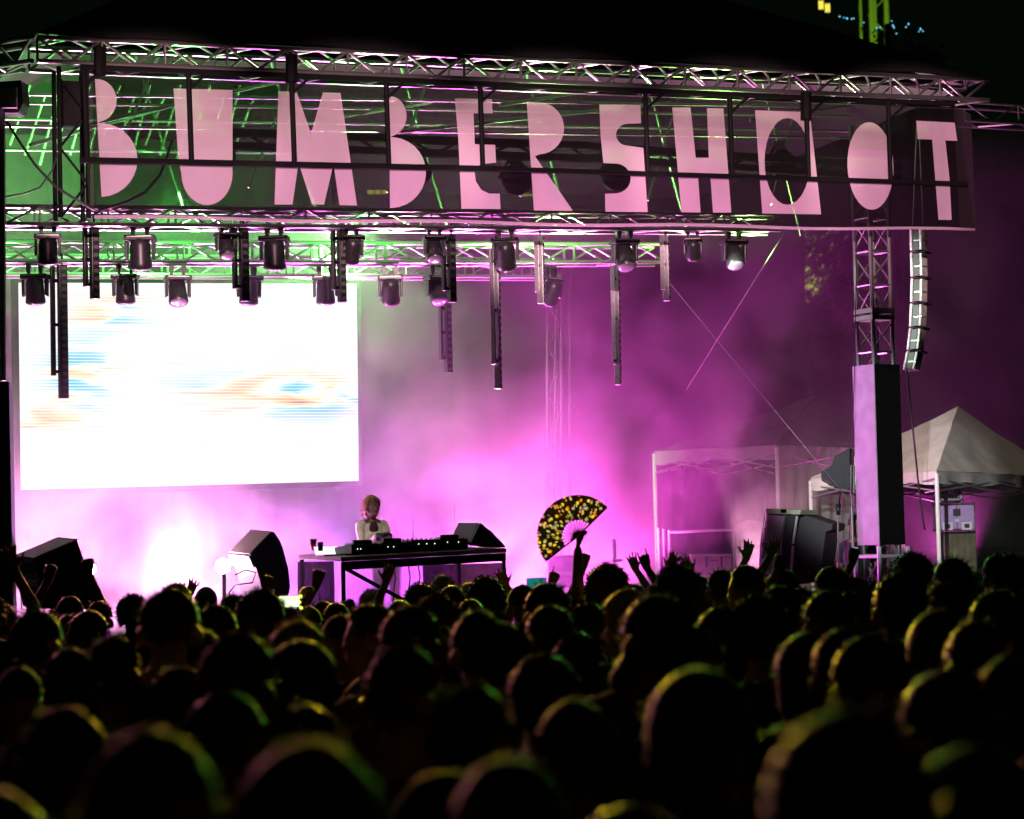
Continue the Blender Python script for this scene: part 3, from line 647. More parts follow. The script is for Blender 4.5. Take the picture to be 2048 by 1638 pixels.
def cup(px, py, D, h, r0, r1, lab, m_, nm='cup'):
    b = P(px, py, D); t = thing(nm, b, lab, 'cup'); 
    MB().tube(b, b + Z * h, r0, r1, 14).build('body', m_, t, True); MB().tube(b + Z * h, b + Z * (h + .008), r1 * 1.06, r1 * 1.06, 14).build('rim', WHITE, t, True)
cup(627, 1101, 24.6, .11, .025, .034, 'red plastic cup on the left end of the table', mat('red_plastic', (.4, .03, .03), .4, 0, .1, 8))
cup(641, 1102, 24.5, .085, .026, .027, 'dark can beside the red cup', BLK2, 'drink_can')
for i, (px, top, bot) in enumerate(((826, 1035, 1085), (909, 1005, 1045))):
    p0, p1 = P(px, bot, 25.6), P(px, top, 25.6); o = MB().tube(p0, p1, .004, .003, 6).build('antenna', STEEL); tag(o, ('thin antenna sticking up behind the music decks', 'thin antenna sticking up behind the wedge monitor')[i], 'antenna')

# ---- floor lamp that glares beside the tilted speaker, and the other floor lamps
def floor_lamp(pos, r, lab, glow, to):
    pos = Vector(pos); t = thing('floor_lamp', Vector((pos.x, pos.y, DECK)), lab, 'stage lamp', 'lamps on the stage floor')
    ax = (Vector(to) - pos).normalized(); a = ax.orthogonal().normalized(); b = ax.cross(a); k = 16; m_ = MB()
    prof = [(-.22, .4), (-.18, .75), (-.02, 1.0), (.02, 1.0)]
    for z, q_ in prof: m_.v += [pos + ax * z + a * (q_ * r * math.cos(2 * math.pi * i / k)) + b * (q_ * r * math.sin(2 * math.pi * i / k)) for i in range(k)]
    m_.f = [(j * k + i, j * k + (i + 1) % k, (j + 1) * k + (i + 1) % k, (j + 1) * k + i) for j in range(3) for i in range(k)] + [tuple(range(k))]
    m_.build('housing', BLK2, t, True)
    MB().tube(pos + ax * .012, pos + ax * .017, r * .93, n=18).build('lens', glow, t)
    bar('stand', Vector((pos.x, pos.y, DECK)), pos - ax * .15, .02, BLACK, t)
    MB().box(Vector((pos.x, pos.y, DECK + .02)), (.25, .2, .04)).build('foot', BLK2, t)
GL = emis('lamp_glare', (1, .72, .95), 30)
fl_ = P(446, 1132, 24.9); floor_lamp(fl_, .085, 'glaring white-pink floor lamp left of the tilted speaker', GL, EYE + Vector((-2, 0, 1)))
f2 = P(176, 1138, 23.5); floor_lamp(f2, .08, 'bright floor lamp peeking round the far left monitor', GL, EYE + Vector((2, 0, 1)))
b0 = P(400, 1157, 24.8); 
# ---- performer's corner: case, easel behind the fan
def flight_case(px0, py0, px1, py1, D, lab, m_, dp=.4, trim=True, latches=0):
    a, b = P(px0, py1, D), P(px1, py0, D); t = thing('flight_case', Vector(((a.x + b.x) / 2, D, a.z)), lab, 'case')
    w_, h_ = b.x - a.x, b.z - a.z; c = Vector(((a.x + b.x) / 2, D + dp / 2, (a.z + b.z) / 2))
    MB().box(c, (w_, dp, h_)).build('shell', m_, t, bevel=.008)
    for x in (a.x, b.x):
        for y in (D, D + dp): bar('edge', (x, y, a.z), (x, y, b.z), .012, ALU, t)
    for z in (a.z, b.z):
        for y in (D, D + dp): bar('edge', (a.x, y, z), (b.x, y, z), .012, ALU, t)
        for x in (a.x, b.x):
            bar('edge', (x, D, z), (x, D + dp, z), .012, ALU, t)
            for y in (D, D + dp): MB().ball((x, y, z), .024, 8, 6).build('corner', ALU, t, True)
    for i in range(latches):
        x = a.x + w_ * (.22 + .56 * i / max(1, latches - 1)); l = MB().box((x, D - .008, a.z + h_ * .14), (.13, .016, .10)).build('latch', WHITE, t, bevel=.004)
        MB().box((x, D - .02, a.z + h_ * .14), (.06, .012, .05)).build('handle', BLK2, l)
    return t, a, b, w_, h_
LIL = mat('case_violet_lit', (.5, .33, .6), .5, 0, .15, 18)  # violet light on the case, painted into the shell colour
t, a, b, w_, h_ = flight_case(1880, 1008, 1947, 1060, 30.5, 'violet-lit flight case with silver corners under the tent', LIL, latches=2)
MB().box((a.x + w_ * .5, 30.49, a.z + h_ * .68), (.09, .012, .09)).build('handle_dish', BLK2, t)
MB().box((a.x + w_ * .5, 30.488, a.z + h_ * .5), (.008, .006, h_ * .96)).build('seam', BLK2, t)
MB().tube((a.x + w_ * .5, 30.49, a.z + h_ * .36), (a.x + w_ * .5, 30.47, a.z + h_ * .36), .025, n=12).build('sticker', WHITE, t)
t, a, b, w_, h_ = flight_case(1881, 968, 1923, 1003, 30.5, 'small equipment case on top of the violet-lit flight case', mat('case_grey', (.34, .32, .38), .5, 0, .2, 18), .35)
for i in range(3): MB().box((a.x + w_ * (.2 + .3 * i), 30.49, a.z + h_ * .58), (.07, .012, .07)).build('dial', BLK2 if i != 1 else WHITE, t)
for i in range(6): MB().tube((a.x + w_ * (.15 + .14 * i), 30.495, a.z + h_ * .2), (a.x + w_ * (.15 + .14 * i), 30.47, a.z + h_ * .2), .012, n=8).build('knob', BLK2, t)
t = thing('case_stand', P(1913, 1100, 30.5), 'dark cloth-covered table under the flight cases', 'table')
a, b = P(1886, 1062, 30.5), P(1950, 1062, 30.5); MB().box((a + b) / 2 + Vector((0, .2, -.02)), (b.x - a.x, .5, .03)).build('top', BLACK, t)
drape(a + Vector((0, -.04, 0)), b + Vector((0, -.04, 0)), a.z - .02, .6, 20, t, 'drape', mat('olive_cloth', (.12, .12, .06), .9, 0, .3, 9, .3))
for p_ in (a, b): bar('leg', (p_.x, p_.y + .1, 0), (p_.x, p_.y + .1, a.z - .03), .02, BLACK, t)
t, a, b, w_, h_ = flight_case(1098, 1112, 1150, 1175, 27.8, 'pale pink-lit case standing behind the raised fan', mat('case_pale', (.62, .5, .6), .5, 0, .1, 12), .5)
MB().box((a.x + w_ / 2, 27.79, a.z + h_ * .45), (w_ * .95, .012, .05)).build('band', WHITE, t)
t = thing('easel_stand', P(1229, 1125, 28), 'violet-lit upright stand on the stage right of the fan', 'stand')
bar('post', P(1228, 1078, 28), P(1230, 1122, 28), .022, WHITE, t); bar('foot', P(1226, 1122, 28), P(1243, 1120, 27.8), .02, WHITE, t); bar('post', P(1225, 1078, 28.1), P(1226, 1122, 28.1), .01, WHITE, t); bar('leg', P(1230, 1122, 28), Vector((P(1230, 1122, 28).x, 28, 0)), .015, WHITE, t)

# ================================================================ right side: stack, hanging wedge, mic stand
def pxpoly(poly, D, vec, nm, m_, par, bevel=0):
    A = [P(x, y, D) for x, y in poly]; return MB().loft(A, [a + Vector(vec) for a in A]).build(nm, m_, par, bevel=bevel)
g0 = P(1560, 1165, 26.6); t = thing('ground_stack', Vector((g0.x, g0.y, .5)), 'curved stack of two black loudspeakers with a green-lit lid left of the column', 'speaker')
pxpoly([(1535, 1021), (1592, 1025), (1583, 1070), (1578, 1170), (1518, 1170), (1521, 1088)], 26.6, (.25, .5, 0), 'cabinet', TOLEX, t, .008)
pxpoly([(1594, 1024), (1640, 1040), (1666, 1048), (1664, 1060), (1652, 1064), (1640, 1160), (1585, 1170), (1588, 1075)], 26.75, (.2, .45, 0), 'horn_cabinet', TOLEX, t, .008)
pxpoly([(1536, 1030), (1569, 1032), (1560, 1086), (1524, 1086)], 26.58, (0, -.015, 0), 'grille', mat('mauve_lit_grille', (.6, .42, .52), .6, .2, .2, 120, .3), t)  # mauve light on the grilles is painted into their colour
pxpoly([(1523, 1092), (1558, 1092), (1556, 1170), (1519, 1170)], 26.58, (0, -.015, 0), 'grille', MATS['mauve_lit_grille'], t)
pxpoly([(1532, 1017), (1602, 1020), (1600, 1029), (1532, 1027)], 26.52, (.25, .5, 0), 'lid', mat('green_lit_lid', (.55, .6, .42), .5, 0, .15, 20), t)  # green light on the lid, painted as a pale colour
for a_, b_ in (((1530, 1030), (1521, 1088)), ((1521, 1088), (1517, 1172)), ((1571, 1030), (1562, 1088)), ((1562, 1088), (1557, 1172)), ((1521, 1089), (1562, 1089))): bar('trim', P(*a_, 26.55), P(*b_, 26.55), .006, ALU, t)
for a_, b_ in (((1594, 1032), (1586, 1088)), ((1586, 1092), (1579, 1172))): bar('handle_rail', P(*a_, 26.6), P(*b_, 26.6), .016, WHITE, t)
for x, y in ((1530, 1057), (1527, 1120)): MB().tube(P(x, y, 26.55), P(x, y, 26.53), .014, n=10).build('badge', WHITE, t)
MB().box(P(1567, 1022, 26.5), (.06, .02, .04)).build('handle', BLACK, t)
t = thing('hung_speaker', P(1670, 980, 26.8), 'black angular loudspeaker hung in front of the tent valance', 'speaker')
pxpoly([(1641, 944), (1664, 930), (1668, 912), (1700, 896), (1700, 975), (1696, 980), (1660, 972), (1643, 962)], 26.8, (.1, .4, 0), 'cabinet', TOLEX, t, .008)
pxpoly([(1645, 946), (1664, 934), (1690, 936), (1690, 972), (1662, 968), (1646, 959)], 26.79, (0, -.015, 0), 'grille', GRILLE, t)
for x in (1702, 1708): bar('bracket', P(x, 930, 26.8), P(x, 985, 26.8), .012, STEEL, t)
bar('pole', P(1702, 960, 26.9), Vector((P(1702, 960, 26.9).x, 26.9, 0)), .016, ALUD, t)
t = thing('microphone_stand', Vector((P(1675, 1140, 26.3).x, 26.3, 0)), 'thin black microphone stand right of the loudspeaker stack', 'stand')
bar('pole', P(1675, 1015, 26.3), Vector((P(1675, 1140, 26.3).x, 26.3, .05)), .009, STEEL, t); bar('pole', P(1681, 985, 26.3), P(1676, 1025, 26.3), .006, BLACK, t)
MB().tube(P(1677, 1030, 26.3), P(1676, 1008, 26.3), .022, .03, 10).build('microphone', BLK2, t, True)
for k in range(3):
    bb = Vector((P(1675, 1140, 26.3).x, 26.3, .02)); bar('foot', bb, bb + Vector((.25 * math.cos(k * 2.1), .25 * math.sin(k * 2.1), 0)), .01, BLACK, t)

# ================================================================ tents
def tri_sheet(a, b, c, nm, m_, par, n=12, amp=.03):
    s = MB(); idx = {}
    nr = (b - a).cross(c - a).normalized()
    for i in range(n + 1):
        for j in range(n + 1 - i):
            p = a + (b - a) * (i / n) + (c - a) * (j / n); e = min(i, j, n - i - j) / n
            idx[i, j] = len(s.v); s.v.append(p + nr * (amp * noise.noise(p * 3) + (-.12 if nr.z > 0 else .12) * e))
    for i in range(n):
        for j in range(n - i):
            s.f.append((idx[i, j], idx[i + 1, j], idx[i, j + 1]))
            if i + j < n - 1: s.f.append((idx[i + 1, j], idx[i + 1, j + 1], idx[i, j + 1]))
    return s.build(nm, m_, par, True)
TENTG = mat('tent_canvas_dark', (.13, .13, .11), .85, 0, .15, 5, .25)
def tent(cor, peak, vh, lab, m_s, m_v, wall=()):
    base = sum(cor, Vector()) / 4; t = thing('canopy_tent', Vector((base.x, base.y, 0)), lab, 'tent')
    for i in range(4):
        a, b = cor[i], cor[(i + 1) % 4]
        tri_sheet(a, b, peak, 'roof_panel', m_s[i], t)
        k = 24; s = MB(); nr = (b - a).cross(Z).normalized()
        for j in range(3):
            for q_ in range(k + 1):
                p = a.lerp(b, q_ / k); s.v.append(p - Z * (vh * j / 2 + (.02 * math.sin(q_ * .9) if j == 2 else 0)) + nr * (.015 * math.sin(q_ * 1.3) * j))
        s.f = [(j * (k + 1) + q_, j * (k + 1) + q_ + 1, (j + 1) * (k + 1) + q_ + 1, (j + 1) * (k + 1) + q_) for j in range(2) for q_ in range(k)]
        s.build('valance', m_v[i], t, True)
        bar('leg', a - Z * .03, Vector((a.x, a.y, 0)), .025, WHITE, t)
        for f0, f1 in ((0, .5), (.5, 1)):
            bar('scissor_bar', a.lerp(b, f0) - Z * (vh * .6), a.lerp(b, f1) - Z * (vh * 1.7), .012, ALUD, t); bar('scissor_bar', a.lerp(b, f0) - Z * (vh * 1.7), a.lerp(b, f1) - Z * (vh * .6), .012, ALUD, t)
        if i in wall: drape(a - Z * .02, b - Z * .02, a.z - .03, .02, 40, t, 'side_wall', m_v[i], .05)
    return t
n_, l_, r_ = P(1873, 942, 29), P(1620, 942, 30.4), P(2120, 975, 31.2)
l_.z = n_.z - .02; r_.z = n_.z - .05; k_ = l_ + r_ - n_
tent([l_, n_, r_, k_], P(1916, 813, 30.8), .14, 'peaked pale canopy tent with a green-lit side at the right edge', (TENT, TENTD, TENTD, TENT), (TENT, TENTD, TENTD, TENT))  # one canvas: shaded panels painted greyer than the green-lit side
n_, l_ = P(1553, 890, 31), P(1308, 900, 32.2); l_.z = n_.z
r_ = P(1800, 900, 33.5); r_.z = n_.z
tent([l_, n_, r_, l_ + r_ - n_], P(1630, 792, 33), .17, 'grey canopy tent with open dark front and hanging side wall', (TENTG, TENTG, TENTG, TENTG), (TENTD, TENTD, DRAPE, DRAPE), (1, 2, 3))  # back walls painted black for the shade inside the open front
# backstage railing, bin, easy chair
t = thing('handrail', P(1390, 1160, 29.5), 'pale stair handrail in the dark under the grey tent', 'railing')
for x in (1317, 1327, 1338): bar('post', P(x, 1056 + (x - 1317) * .2, 29.5), Vector((P(x, 1056, 29.5).x, 29.5, .3)), .016, WHITE, t)
bar('rail', P(1338, 1064, 29.5), P(1465, 1060, 29.5), .018, WHITE, t); bar('post', P(1467, 1056, 29.5), Vector((P(1467, 1060, 29.5).x, 29.5, .3)), .016, ALUD, t)
t = thing('plastic_tote', P(1420, 1170, 28.8), 'pale green plastic bin with dark printed marks behind the crowd', 'bin')
GB = mat('green_plastic', (.34, .42, .22), .6, 0, .2, 9)
pxpoly([(1384, 1112), (1461, 1112), (1464, 1118), (1464, 1190), (1376, 1190), (1378, 1122)], 28.8, (0, .5, 0), 'tub', GB, t, .015)
for x in (1412, 1442): pxpoly([(x - 1, 1113), (x + 3, 1113), (x + 3, 1134), (x - 1, 1134)], 28.79, (0, -.012, 0), 'latch', BLK2, t)
for x in (1421, 1427, 1433): MB().tube(P(x, 1121, 28.79), P(x, 1121, 28.775), .012, n=8).build('print_mark', BLK2, t)
pxpoly([(1381, 1108), (1464, 1108), (1465, 1113), (1380, 1113)], 28.76, (0, .56, 0), 'lid', GB, t, .006)
t = thing('covered_amp', P(1495, 1150, 29.2), 'dark covered equipment hump beside the handrail', 'equipment')
pxpoly([(1472, 1050), (1490, 1038), (1515, 1037), (1530, 1050), (1530, 1100), (1472, 1100)], 29.2, (0, .5, 0), 'cover', mat('olive_cover', (.06, .07, .04), .9, 0, .3, 8, .4), t, .03)
pxpoly([(1478, 1098), (1528, 1098), (1528, 1190), (1478, 1190)], 29.25, (0, .45, 0), 'cabinet', TOLEX, t, .01)

# ================================================================ far things
t = thing('far_tree', Vector((P(1600, 600, 70).x, 70, 0)), 'dark tree far behind the stage with a few yellow-lit leaves', 'tree')
c0 = P(1610, 520, 70); MB().path([(c0.x, 70, 0), (c0.x + .3, 70, 3), (c0.x - .1, 70, 6), (c0.x + .2, 70, c0.z)], [.3, .25, .2, .1], 8).build('trunk', mat('bark', (.06, .05, .04), .9, 0, .3, 8, .4), t, True)
lf = MB()
for i in range(2600):
    d = Vector((random.gauss(0, 1), random.gauss(0, .8), random.gauss(0, .7))); d = d.normalized() * (abs(random.gauss(.7, .25)))
    p = c0 + Vector((d.x * 2.1, d.y * 2, d.z * 1.7 - .8)) + Vector((.6 * noise.noise(d * 3), 0, .8 * noise.noise(d * 2)))
    a = Vector((random.uniform(-1, 1), random.uniform(-1, 1), random.uniform(-1, 1))).normalized() * random.uniform(.05, .13); b = a.orthogonal().normalized() * a.length * .5
    lf.add([p - a, p + b, p + a, p - b], [(0, 1, 2, 3)])
lf.build('crown', mat('leaves', (.08, .11, .03), .7, 0, .4, 3), t)
lamp('SPOT', P(1600, 640, 67), 900, (1, .9, .2), c0 + Vector((0, 0, .3)), .1, 34, .6)
t = thing('lattice_tower', Vector((P(1740, 0, 190).x, 190, 0)), 'far steel lattice tower lit yellow-green at the top edge', 'tower')
TW = mat('tower_steel', (.5, .55, .4), .6, .2, .1, 1)
for x0, x1 in ((1714, 1716), (1736, 1738), (1743, 1745), (1766, 1767)): bar('leg', P(x0, -260, 190), Vector((P(x1, 60, 190).x, 190, 0)), .22 if x0 in (1736, 1766) else .12, TW, t)
for k in range(8): bar('brace', P(1737 if k % 2 else 1766, 60 - k * 30, 190), P(1766 if k % 2 else 1737, 30 - k * 30, 190), .06, TW, t)
lamp('SPOT', P(1742, 40, 180), 1800, (.5, 1, .05), P(1742, -60, 190), .3, 100, .6)
t = thing('far_building', Vector((P(1650, 0, 210).x, 210, 0)), 'dark far building with two lit yellow windows above the roof', 'building')
pw = P(1648, 14, 210); MB().box((pw.x - 6, 214, 21), (24, 8, 42)).build('wall', mat('dark_concrete', (.03, .03, .03), .9, 0, .2, .5), t)
for x, y in ((1642, 10), (1655, 16)):
    q_ = P(x, y, 209.9); o = MB().box(q_, (.42, .05, .75)).build('window', emis('lit_window', (1, .85, .1), 1.2), t); MB().box(q_ + Vector((0, -.05, 0)), (.03, .04, .75)).build('frame', BLACK, o)
t = thing('lit_tree', Vector((P(1780, 40, 120).x, 120, 0)), 'far dark tree strung with tiny blue lights at the top right', 'tree')
c1 = P(1775, 48, 120); MB().path([(c1.x, 120, 0), (c1.x, 120, c1.z)], [.5, .15], 8).build('trunk', MATS['bark'], t, True)
lf = MB(); fr_ = MB()
for i in range(1500):
    d = Vector((random.gauss(0, 1), random.gauss(0, .6), random.gauss(0, .4))).normalized() * random.uniform(.3, 1)
    p = c1 + Vector((d.x * 3, d.y * 2, d.z * 2 - 1.8)); a = Vector((random.uniform(-1, 1), random.uniform(-1, 1), random.uniform(-1, 1))).normalized() * .14; b = a.orthogonal().normalized() * .08
    lf.add([p - a, p + b, p + a, p - b], [(0, 1, 2, 3)])
lf.build('crown', MATS['leaves'], t)
for x, y in ((1679, 33), (1688, 35), (1694, 37), (1703, 38), (1707, 37), (1727, 45), (1754, 56), (1760, 55), (1783, 42), (1786, 51), (1788, 55), (1793, 67), (1812, 54), (1817, 48), (1838, 63), (1841, 58), (1846, 62)):
    fr_.ball(P(x, y, 116), random.uniform(.022, .04), 6, 4)
fr_.build('fairy_lights', emis('blue_bulb', (.15, .6, 1), 2.5), t)['kind'] = 'stuff'
# lit far windows glimpsed under the roof
t = thing('far_building', Vector((P(300, 360, 60).x, 60, 0)), 'dark building behind the stage with small yellow lit windows', 'building')
MB().box((P(500, 700, 66).x, 67, 4.6), (30, 4, 13)).build('wall', MATS['dark_concrete'], t)
for x0, y0, x1, y1 in ((270, 348, 308, 368), (478, 345, 526, 366), (560, 350, 580, 364), (735, 378, 775, 388), (1040, 382, 1088, 392), (12, 334, 52, 340), (30, 362, 42, 368)):
    a, b = P(x0, y1, 64.9), P(x1, y0, 64.9)
    o = MB().box((a + b) / 2, (b.x - a.x, .06, b.z - a.z)).build('window', emis('far_window', (.75, .8, .02), 1.6), t)
    for k in (.35, .7): MB().box(a.lerp(b, k) * 1 + Vector((0, -.06, (b.z - a.z) * (.5 - k))), (.04, .04, b.z - a.z)).build('frame', BLACK, o)

# ================================================================ smoke
SM = MB().box(SG(6.5, 5.7, 3.9), (20, 7.4, 6.0), Matrix.Rotation(YAW, 3, 'Z')).build('smoke', None)
tag(SM, 'magenta and green lit stage smoke drifting over the stage', 'smoke', kind='stuff')
m = bpy.data.materials.new('stage_smoke'); m.use_nodes = True; nt = m.node_tree; nt.nodes.clear(); N = nt.nodes.new; L = nt.links.new
tc_ = N('ShaderNodeTexCoord'); nz = N('ShaderNodeTexNoise'); nz.inputs['Scale'].default_value = .75; nz.inputs['Detail'].default_value = 5; nz.inputs['Roughness'].default_value = .62; nz.inputs['Distortion'].default_value = .9
L(tc_.outputs['Object'], nz.inputs['Vector'])
mr = N('ShaderNodeMapRange'); mr.inputs['From Min'].default_value = .43; mr.inputs['From Max'].default_value = .64; L(nz.outputs['Fac'], mr.inputs['Value'])
gen = N('ShaderNodeSeparateXYZ'); L(tc_.outputs['Generated'], gen.inputs[0])
zr = N('ShaderNodeMapRange'); zr.inputs['From Min'].default_value = 0; zr.inputs['From Max'].default_value = .58; zr.inputs['To Min'].default_value = 1.0; zr.inputs['To Max'].default_value = .23; zr.interpolation_type = 'SMOOTHSTEP'; L(gen.outputs['Z'], zr.inputs['Value'])
def mm(op, a, b):
    n_ = N('ShaderNodeMath'); n_.operation = op
    for k, x in enumerate((a, b)):
        if isinstance(x, (int, float)): n_.inputs[k].default_value = x
        else: L(x, n_.inputs[k])
    return n_.outputs[0]
xr = N('ShaderNodeMapRange'); xr.inputs['From Min'].default_value = .55; xr.inputs['From Max'].default_value = .75; xr.inputs['To Min'].default_value = 1.0; xr.inputs['To Max'].default_value = .4; L(gen.outputs['X'], xr.inputs['Value'])
dens = mm('MULTIPLY', mm('ADD', mm('MULTIPLY', mr.outputs[0], 1.6), .16), mm('MULTIPLY', mm('MULTIPLY', zr.outputs[0], xr.outputs[0]), .135))
vs = N('ShaderNodeVolumePrincipled'); vs.inputs['Color'].default_value = (.92, .9, .92, 1); vs.inputs['Anisotropy'].default_value = .25; L(dens, vs.inputs['Density'])
L(vs.outputs[0], N('ShaderNodeOutputMaterial').inputs['Volume']); SM.data.materials.append(m)
# ================================================================ people
SKIN = [mat('skin_light', (.34, .19, .13), .55, 0, .12, 30), mat('skin_tan', (.20, .11, .07), .55, 0, .12, 30), mat('skin_dark', (.08, .045, .03), .5, 0, .15, 30)]
def hairmat(nm, c): return mat(nm, c, .55, 0, .3, 40, .2, .05, .4)
HAIR = {'black': hairmat('hair_black', (.012, .010, .009)), 'brown': hairmat('hair_brown', (.045, .024, .013)), 'blond': hairmat('hair_blond', (.42, .27, .11)), 'red': hairmat('hair_red', (.22, .07, .025)), 'grey': hairmat('hair_grey', (.40, .37, .34))}
SHIRT = [mat('shirt_' + n_, c, .85, 0, .25, 25, .3, .25) for n_, c in (('black', (.02, .02, .02)), ('navy', (.02, .025, .05)), ('grey', (.12, .12, .12)), ('white', (.55, .53, .5)), ('olive', (.07, .08, .04)), ('red', (.2, .03, .03)), ('denim', (.06, .09, .16)))]
DENIM = mat('trouser_denim', (.03, .04, .07), .85, 0, .25, 30, .3)
CAPM = mat('cap_cotton', (.04, .035, .03), .85, 0, .25, 40, .3, .4)

def capsule(s, a, b, r0, r1, n=10):
    a = Vector(a); b = Vector(b); s.tube(a, b, r0, r1, n); s.ball(a, r0, n, 6); s.ball(b, r1, n, 6)
def hand(s, wr, d, nrm, pose, sgn):
    """palm, four fingers and a thumb leaving its side; d points along the hand, nrm out of the palm"""
    d = d.normalized(); nrm = (nrm - d * nrm.dot(d)).normalized(); sd = d.cross(nrm) * sgn
    for k in range(4): capsule(s, wr + sd * (.012 * (1.5 - k)), wr + d * .085 + sd * (.021 * (1.5 - k)), .014, .012, 8)
    LEN = (.070, .080, .074, .058)
    for k in range(4):
        kn = wr + d * .085 + sd * (.021 * (1.5 - k)); a = R((1.5 - k) * (9 if pose == 'open' else 3))
        f = d * math.cos(a) + sd * math.sin(a)
        curl = {'open': .18, 'fist': 1.9, 'point': .05 if k == 0 else 1.9, 'horns': .05 if k in (0, 3) else 1.9, 'grip': 1.25}[pose]
        p = kn
        for q_, part in enumerate((.45, .32, .23)):
            c = curl * (q_ + 1) / 2; e = p + (f * math.cos(c) + nrm * math.sin(c)) * (LEN[k] * part)
            capsule(s, p, e, .0098 - .0008 * q_, .0092 - .0008 * q_, 8); p = e
    tb0 = wr + d * .03 + sd * .028; ta_ = d * .62 + sd * .75 + nrm * .2 if pose == 'open' else d * .8 + sd * .25 + nrm * .6
    t1 = tb0 + ta_.normalized() * .042; capsule(s, tb0, t1, .014, .011, 8); capsule(s, t1, t1 + (ta_ + d * .5).normalized() * .034, .011, .009, 8)

def body(nm, arms=None, wide=1.0, vox=.011, female=False, bend=0, headturn=0):
    """one continuous body 1.75 m tall with feet at the origin, facing +Y; arms = {'L'|'R': (wrist, pose, palm normal, elbow hint)}"""
    s = MB(); arms = arms or {}; w_ = wide
    MH = Matrix.Rotation(headturn, 3, 'Z')
    def hp(x, y, z): q_ = MH @ Vector((x, y, 0)); return Vector((q_.x, q_.y + bend * .22, z - bend * .03))
    s.ball(hp(0, -.005, 1.638), (.077, .096, .110), 16, 10, MH); s.ball(hp(0, .030, 1.575), (.058, .066, .078), 14, 8, MH)
    s.ball(hp(0, .100, 1.595), (.014, .018, .020), 8, 6, MH); s.ball(hp(0, .088, 1.632), (.045, .015, .014), 8, 6, MH); s.ball(hp(0, .090, 1.545), (.028, .014, .014), 8, 6, MH)
    for k in (-1, 1): s.ball(hp(.088 * k, -.008, 1.60), (.016, .024, .036), 8, 6, MH)
    capsule(s, (0, -.02, 1.40), hp(0, -.005, 1.56), .062 * (1 if not female else .88), .054 if not female else .048, 12)
    sh = .185 * w_ * (.9 if female else 1)
    for k in (-1, 1): capsule(s, (0, -.02, 1.455), (sh * k * .92, -.012, 1.405), .052, .058)
    s.ball((0, 0, 1.27), (.165 * w_, .115, .21), 16, 10); s.ball((0, .005, 1.06), (.140 * w_, .105, .19), 16, 10); s.ball((0, -.005, .92), (.168 * w_, .12, .14), 16, 10)
    if female: s.ball((0, .085, 1.27), (.13, .06, .07), 12, 8)
    for k in (-1, 1):
        capsule(s, (.09 * k, 0, .90), (.10 * k, .012, .49), .088 * w_, .056); capsule(s, (.10 * k, .012, .49), (.10 * k, -.012, .09), .055, .040); capsule(s, (.10 * k, -.03, .045), (.115 * k, .15, .032), .042, .030)
    J = []
    for sd_, k in (('L', -1), ('R', 1)):
        S_ = Vector((sh * k, -.005, 1.395))
        if sd_ in arms:
            W, pose, nr, hint = arms[sd_]; W = Vector(W); L1, L2 = .29, .255; dv = W - S_; dist = min(dv.length, L1 + L2 - .004); dv.normalize(); W = S_ + dv * dist
            a = (L1 * L1 - L2 * L2 + dist * dist) / (2 * dist); h = math.sqrt(max(0, L1 * L1 - a * a)); hv = Vector(hint); hv = (hv - dv * hv.dot(dv)).normalized()
            El = S_ + dv * a + hv * h
            J.append((S_, El, W)); capsule(s, S_, El, .056 * w_, .041); capsule(s, El, W, .041, .028)
            hand(s, W, (W - El).normalized() * .6 + Vector((0, .05, .5 if pose != 'grip' else .3)), Vector(nr), pose, -k)
        else:
            El = Vector((sh * k + .055 * k, -.02, 1.115)); W = Vector((sh * k + .055 * k, .06, .875))
            J.append((S_, El, W)); capsule(s, S_, El, .056 * w_, .042); capsule(s, El, W, .042, .029); hand(s, W, Vector((0, .05, -1)), Vector((-k, 0, 0)), 'grip', k)
    me = s.mesh(nm, None); o = bpy.data.objects.new(nm, me); C.objects.link(o)
    m_ = o.modifiers.new('r', 'REMESH'); m_.mode = 'VOXEL'; m_.voxel_size = vox; m_.use_smooth_shade = True
    m2 = o.modifiers.new('s', 'SMOOTH'); m2.iterations = 2 if vox < .01 else 4; m2.factor = .5
    m3 = o.modifiers.new('d', 'DECIMATE'); m3.ratio = .35
    dg = bpy.context.evaluated_depsgraph_get(); me2 = bpy.data.meshes.new_from_object(o.evaluated_get(dg)); bpy.data.objects.remove(o); bpy.data.meshes.remove(me)
    me2.name = nm; me2.polygons.foreach_set('use_smooth', [True] * len(me2.polygons)); return me2, sh, J

def seg_t(p, a, b):
    d = b - a; t_ = max(0, min(1, (p - a).dot(d) / d.length_squared)); return t_, (p - a - d * t_).length
def shirt_of(me, J, off=.007, long=False, top=1.44):
    """the garment: the torso and sleeve surface of the body, pushed out and loosened a little"""
    bm = bmesh.new(); bm.from_mesh(me); bm.normal_update()
    def keep(f):
        c = f.calc_center_median(); r_ = math.hypot(c.x, c.y + .02)
        for S_, E_, W_j in J:
            t1, d1 = seg_t(c, S_, E_); t2, d2 = seg_t(c, E_, W_j + (W_j - E_) * .8)
            if d2 < .075 and d2 < d1 and not (abs(c.x) < .15 and c.z < 1.3): return long and t2 < .45
            if d1 < .075 and t1 > .05: return long or t1 < .62
        if c.z < .86 or c.z > 1.50: return False
        return not (r_ < .105 and c.z > top)
    bmesh.ops.delete(bm, geom=[f for f in bm.faces if not keep(f)], context='FACES')
    for v in bm.verts: v.co += v.normal * (off + .006 * noise.noise(v.co * 7) + (.012 if v.co.z < 1.1 else 0))
    m_ = bpy.data.meshes.new('shirt'); bm.to_mesh(m_); bm.free(); m_.polygons.foreach_set('use_smooth', [True] * len(m_.polygons)); return m_

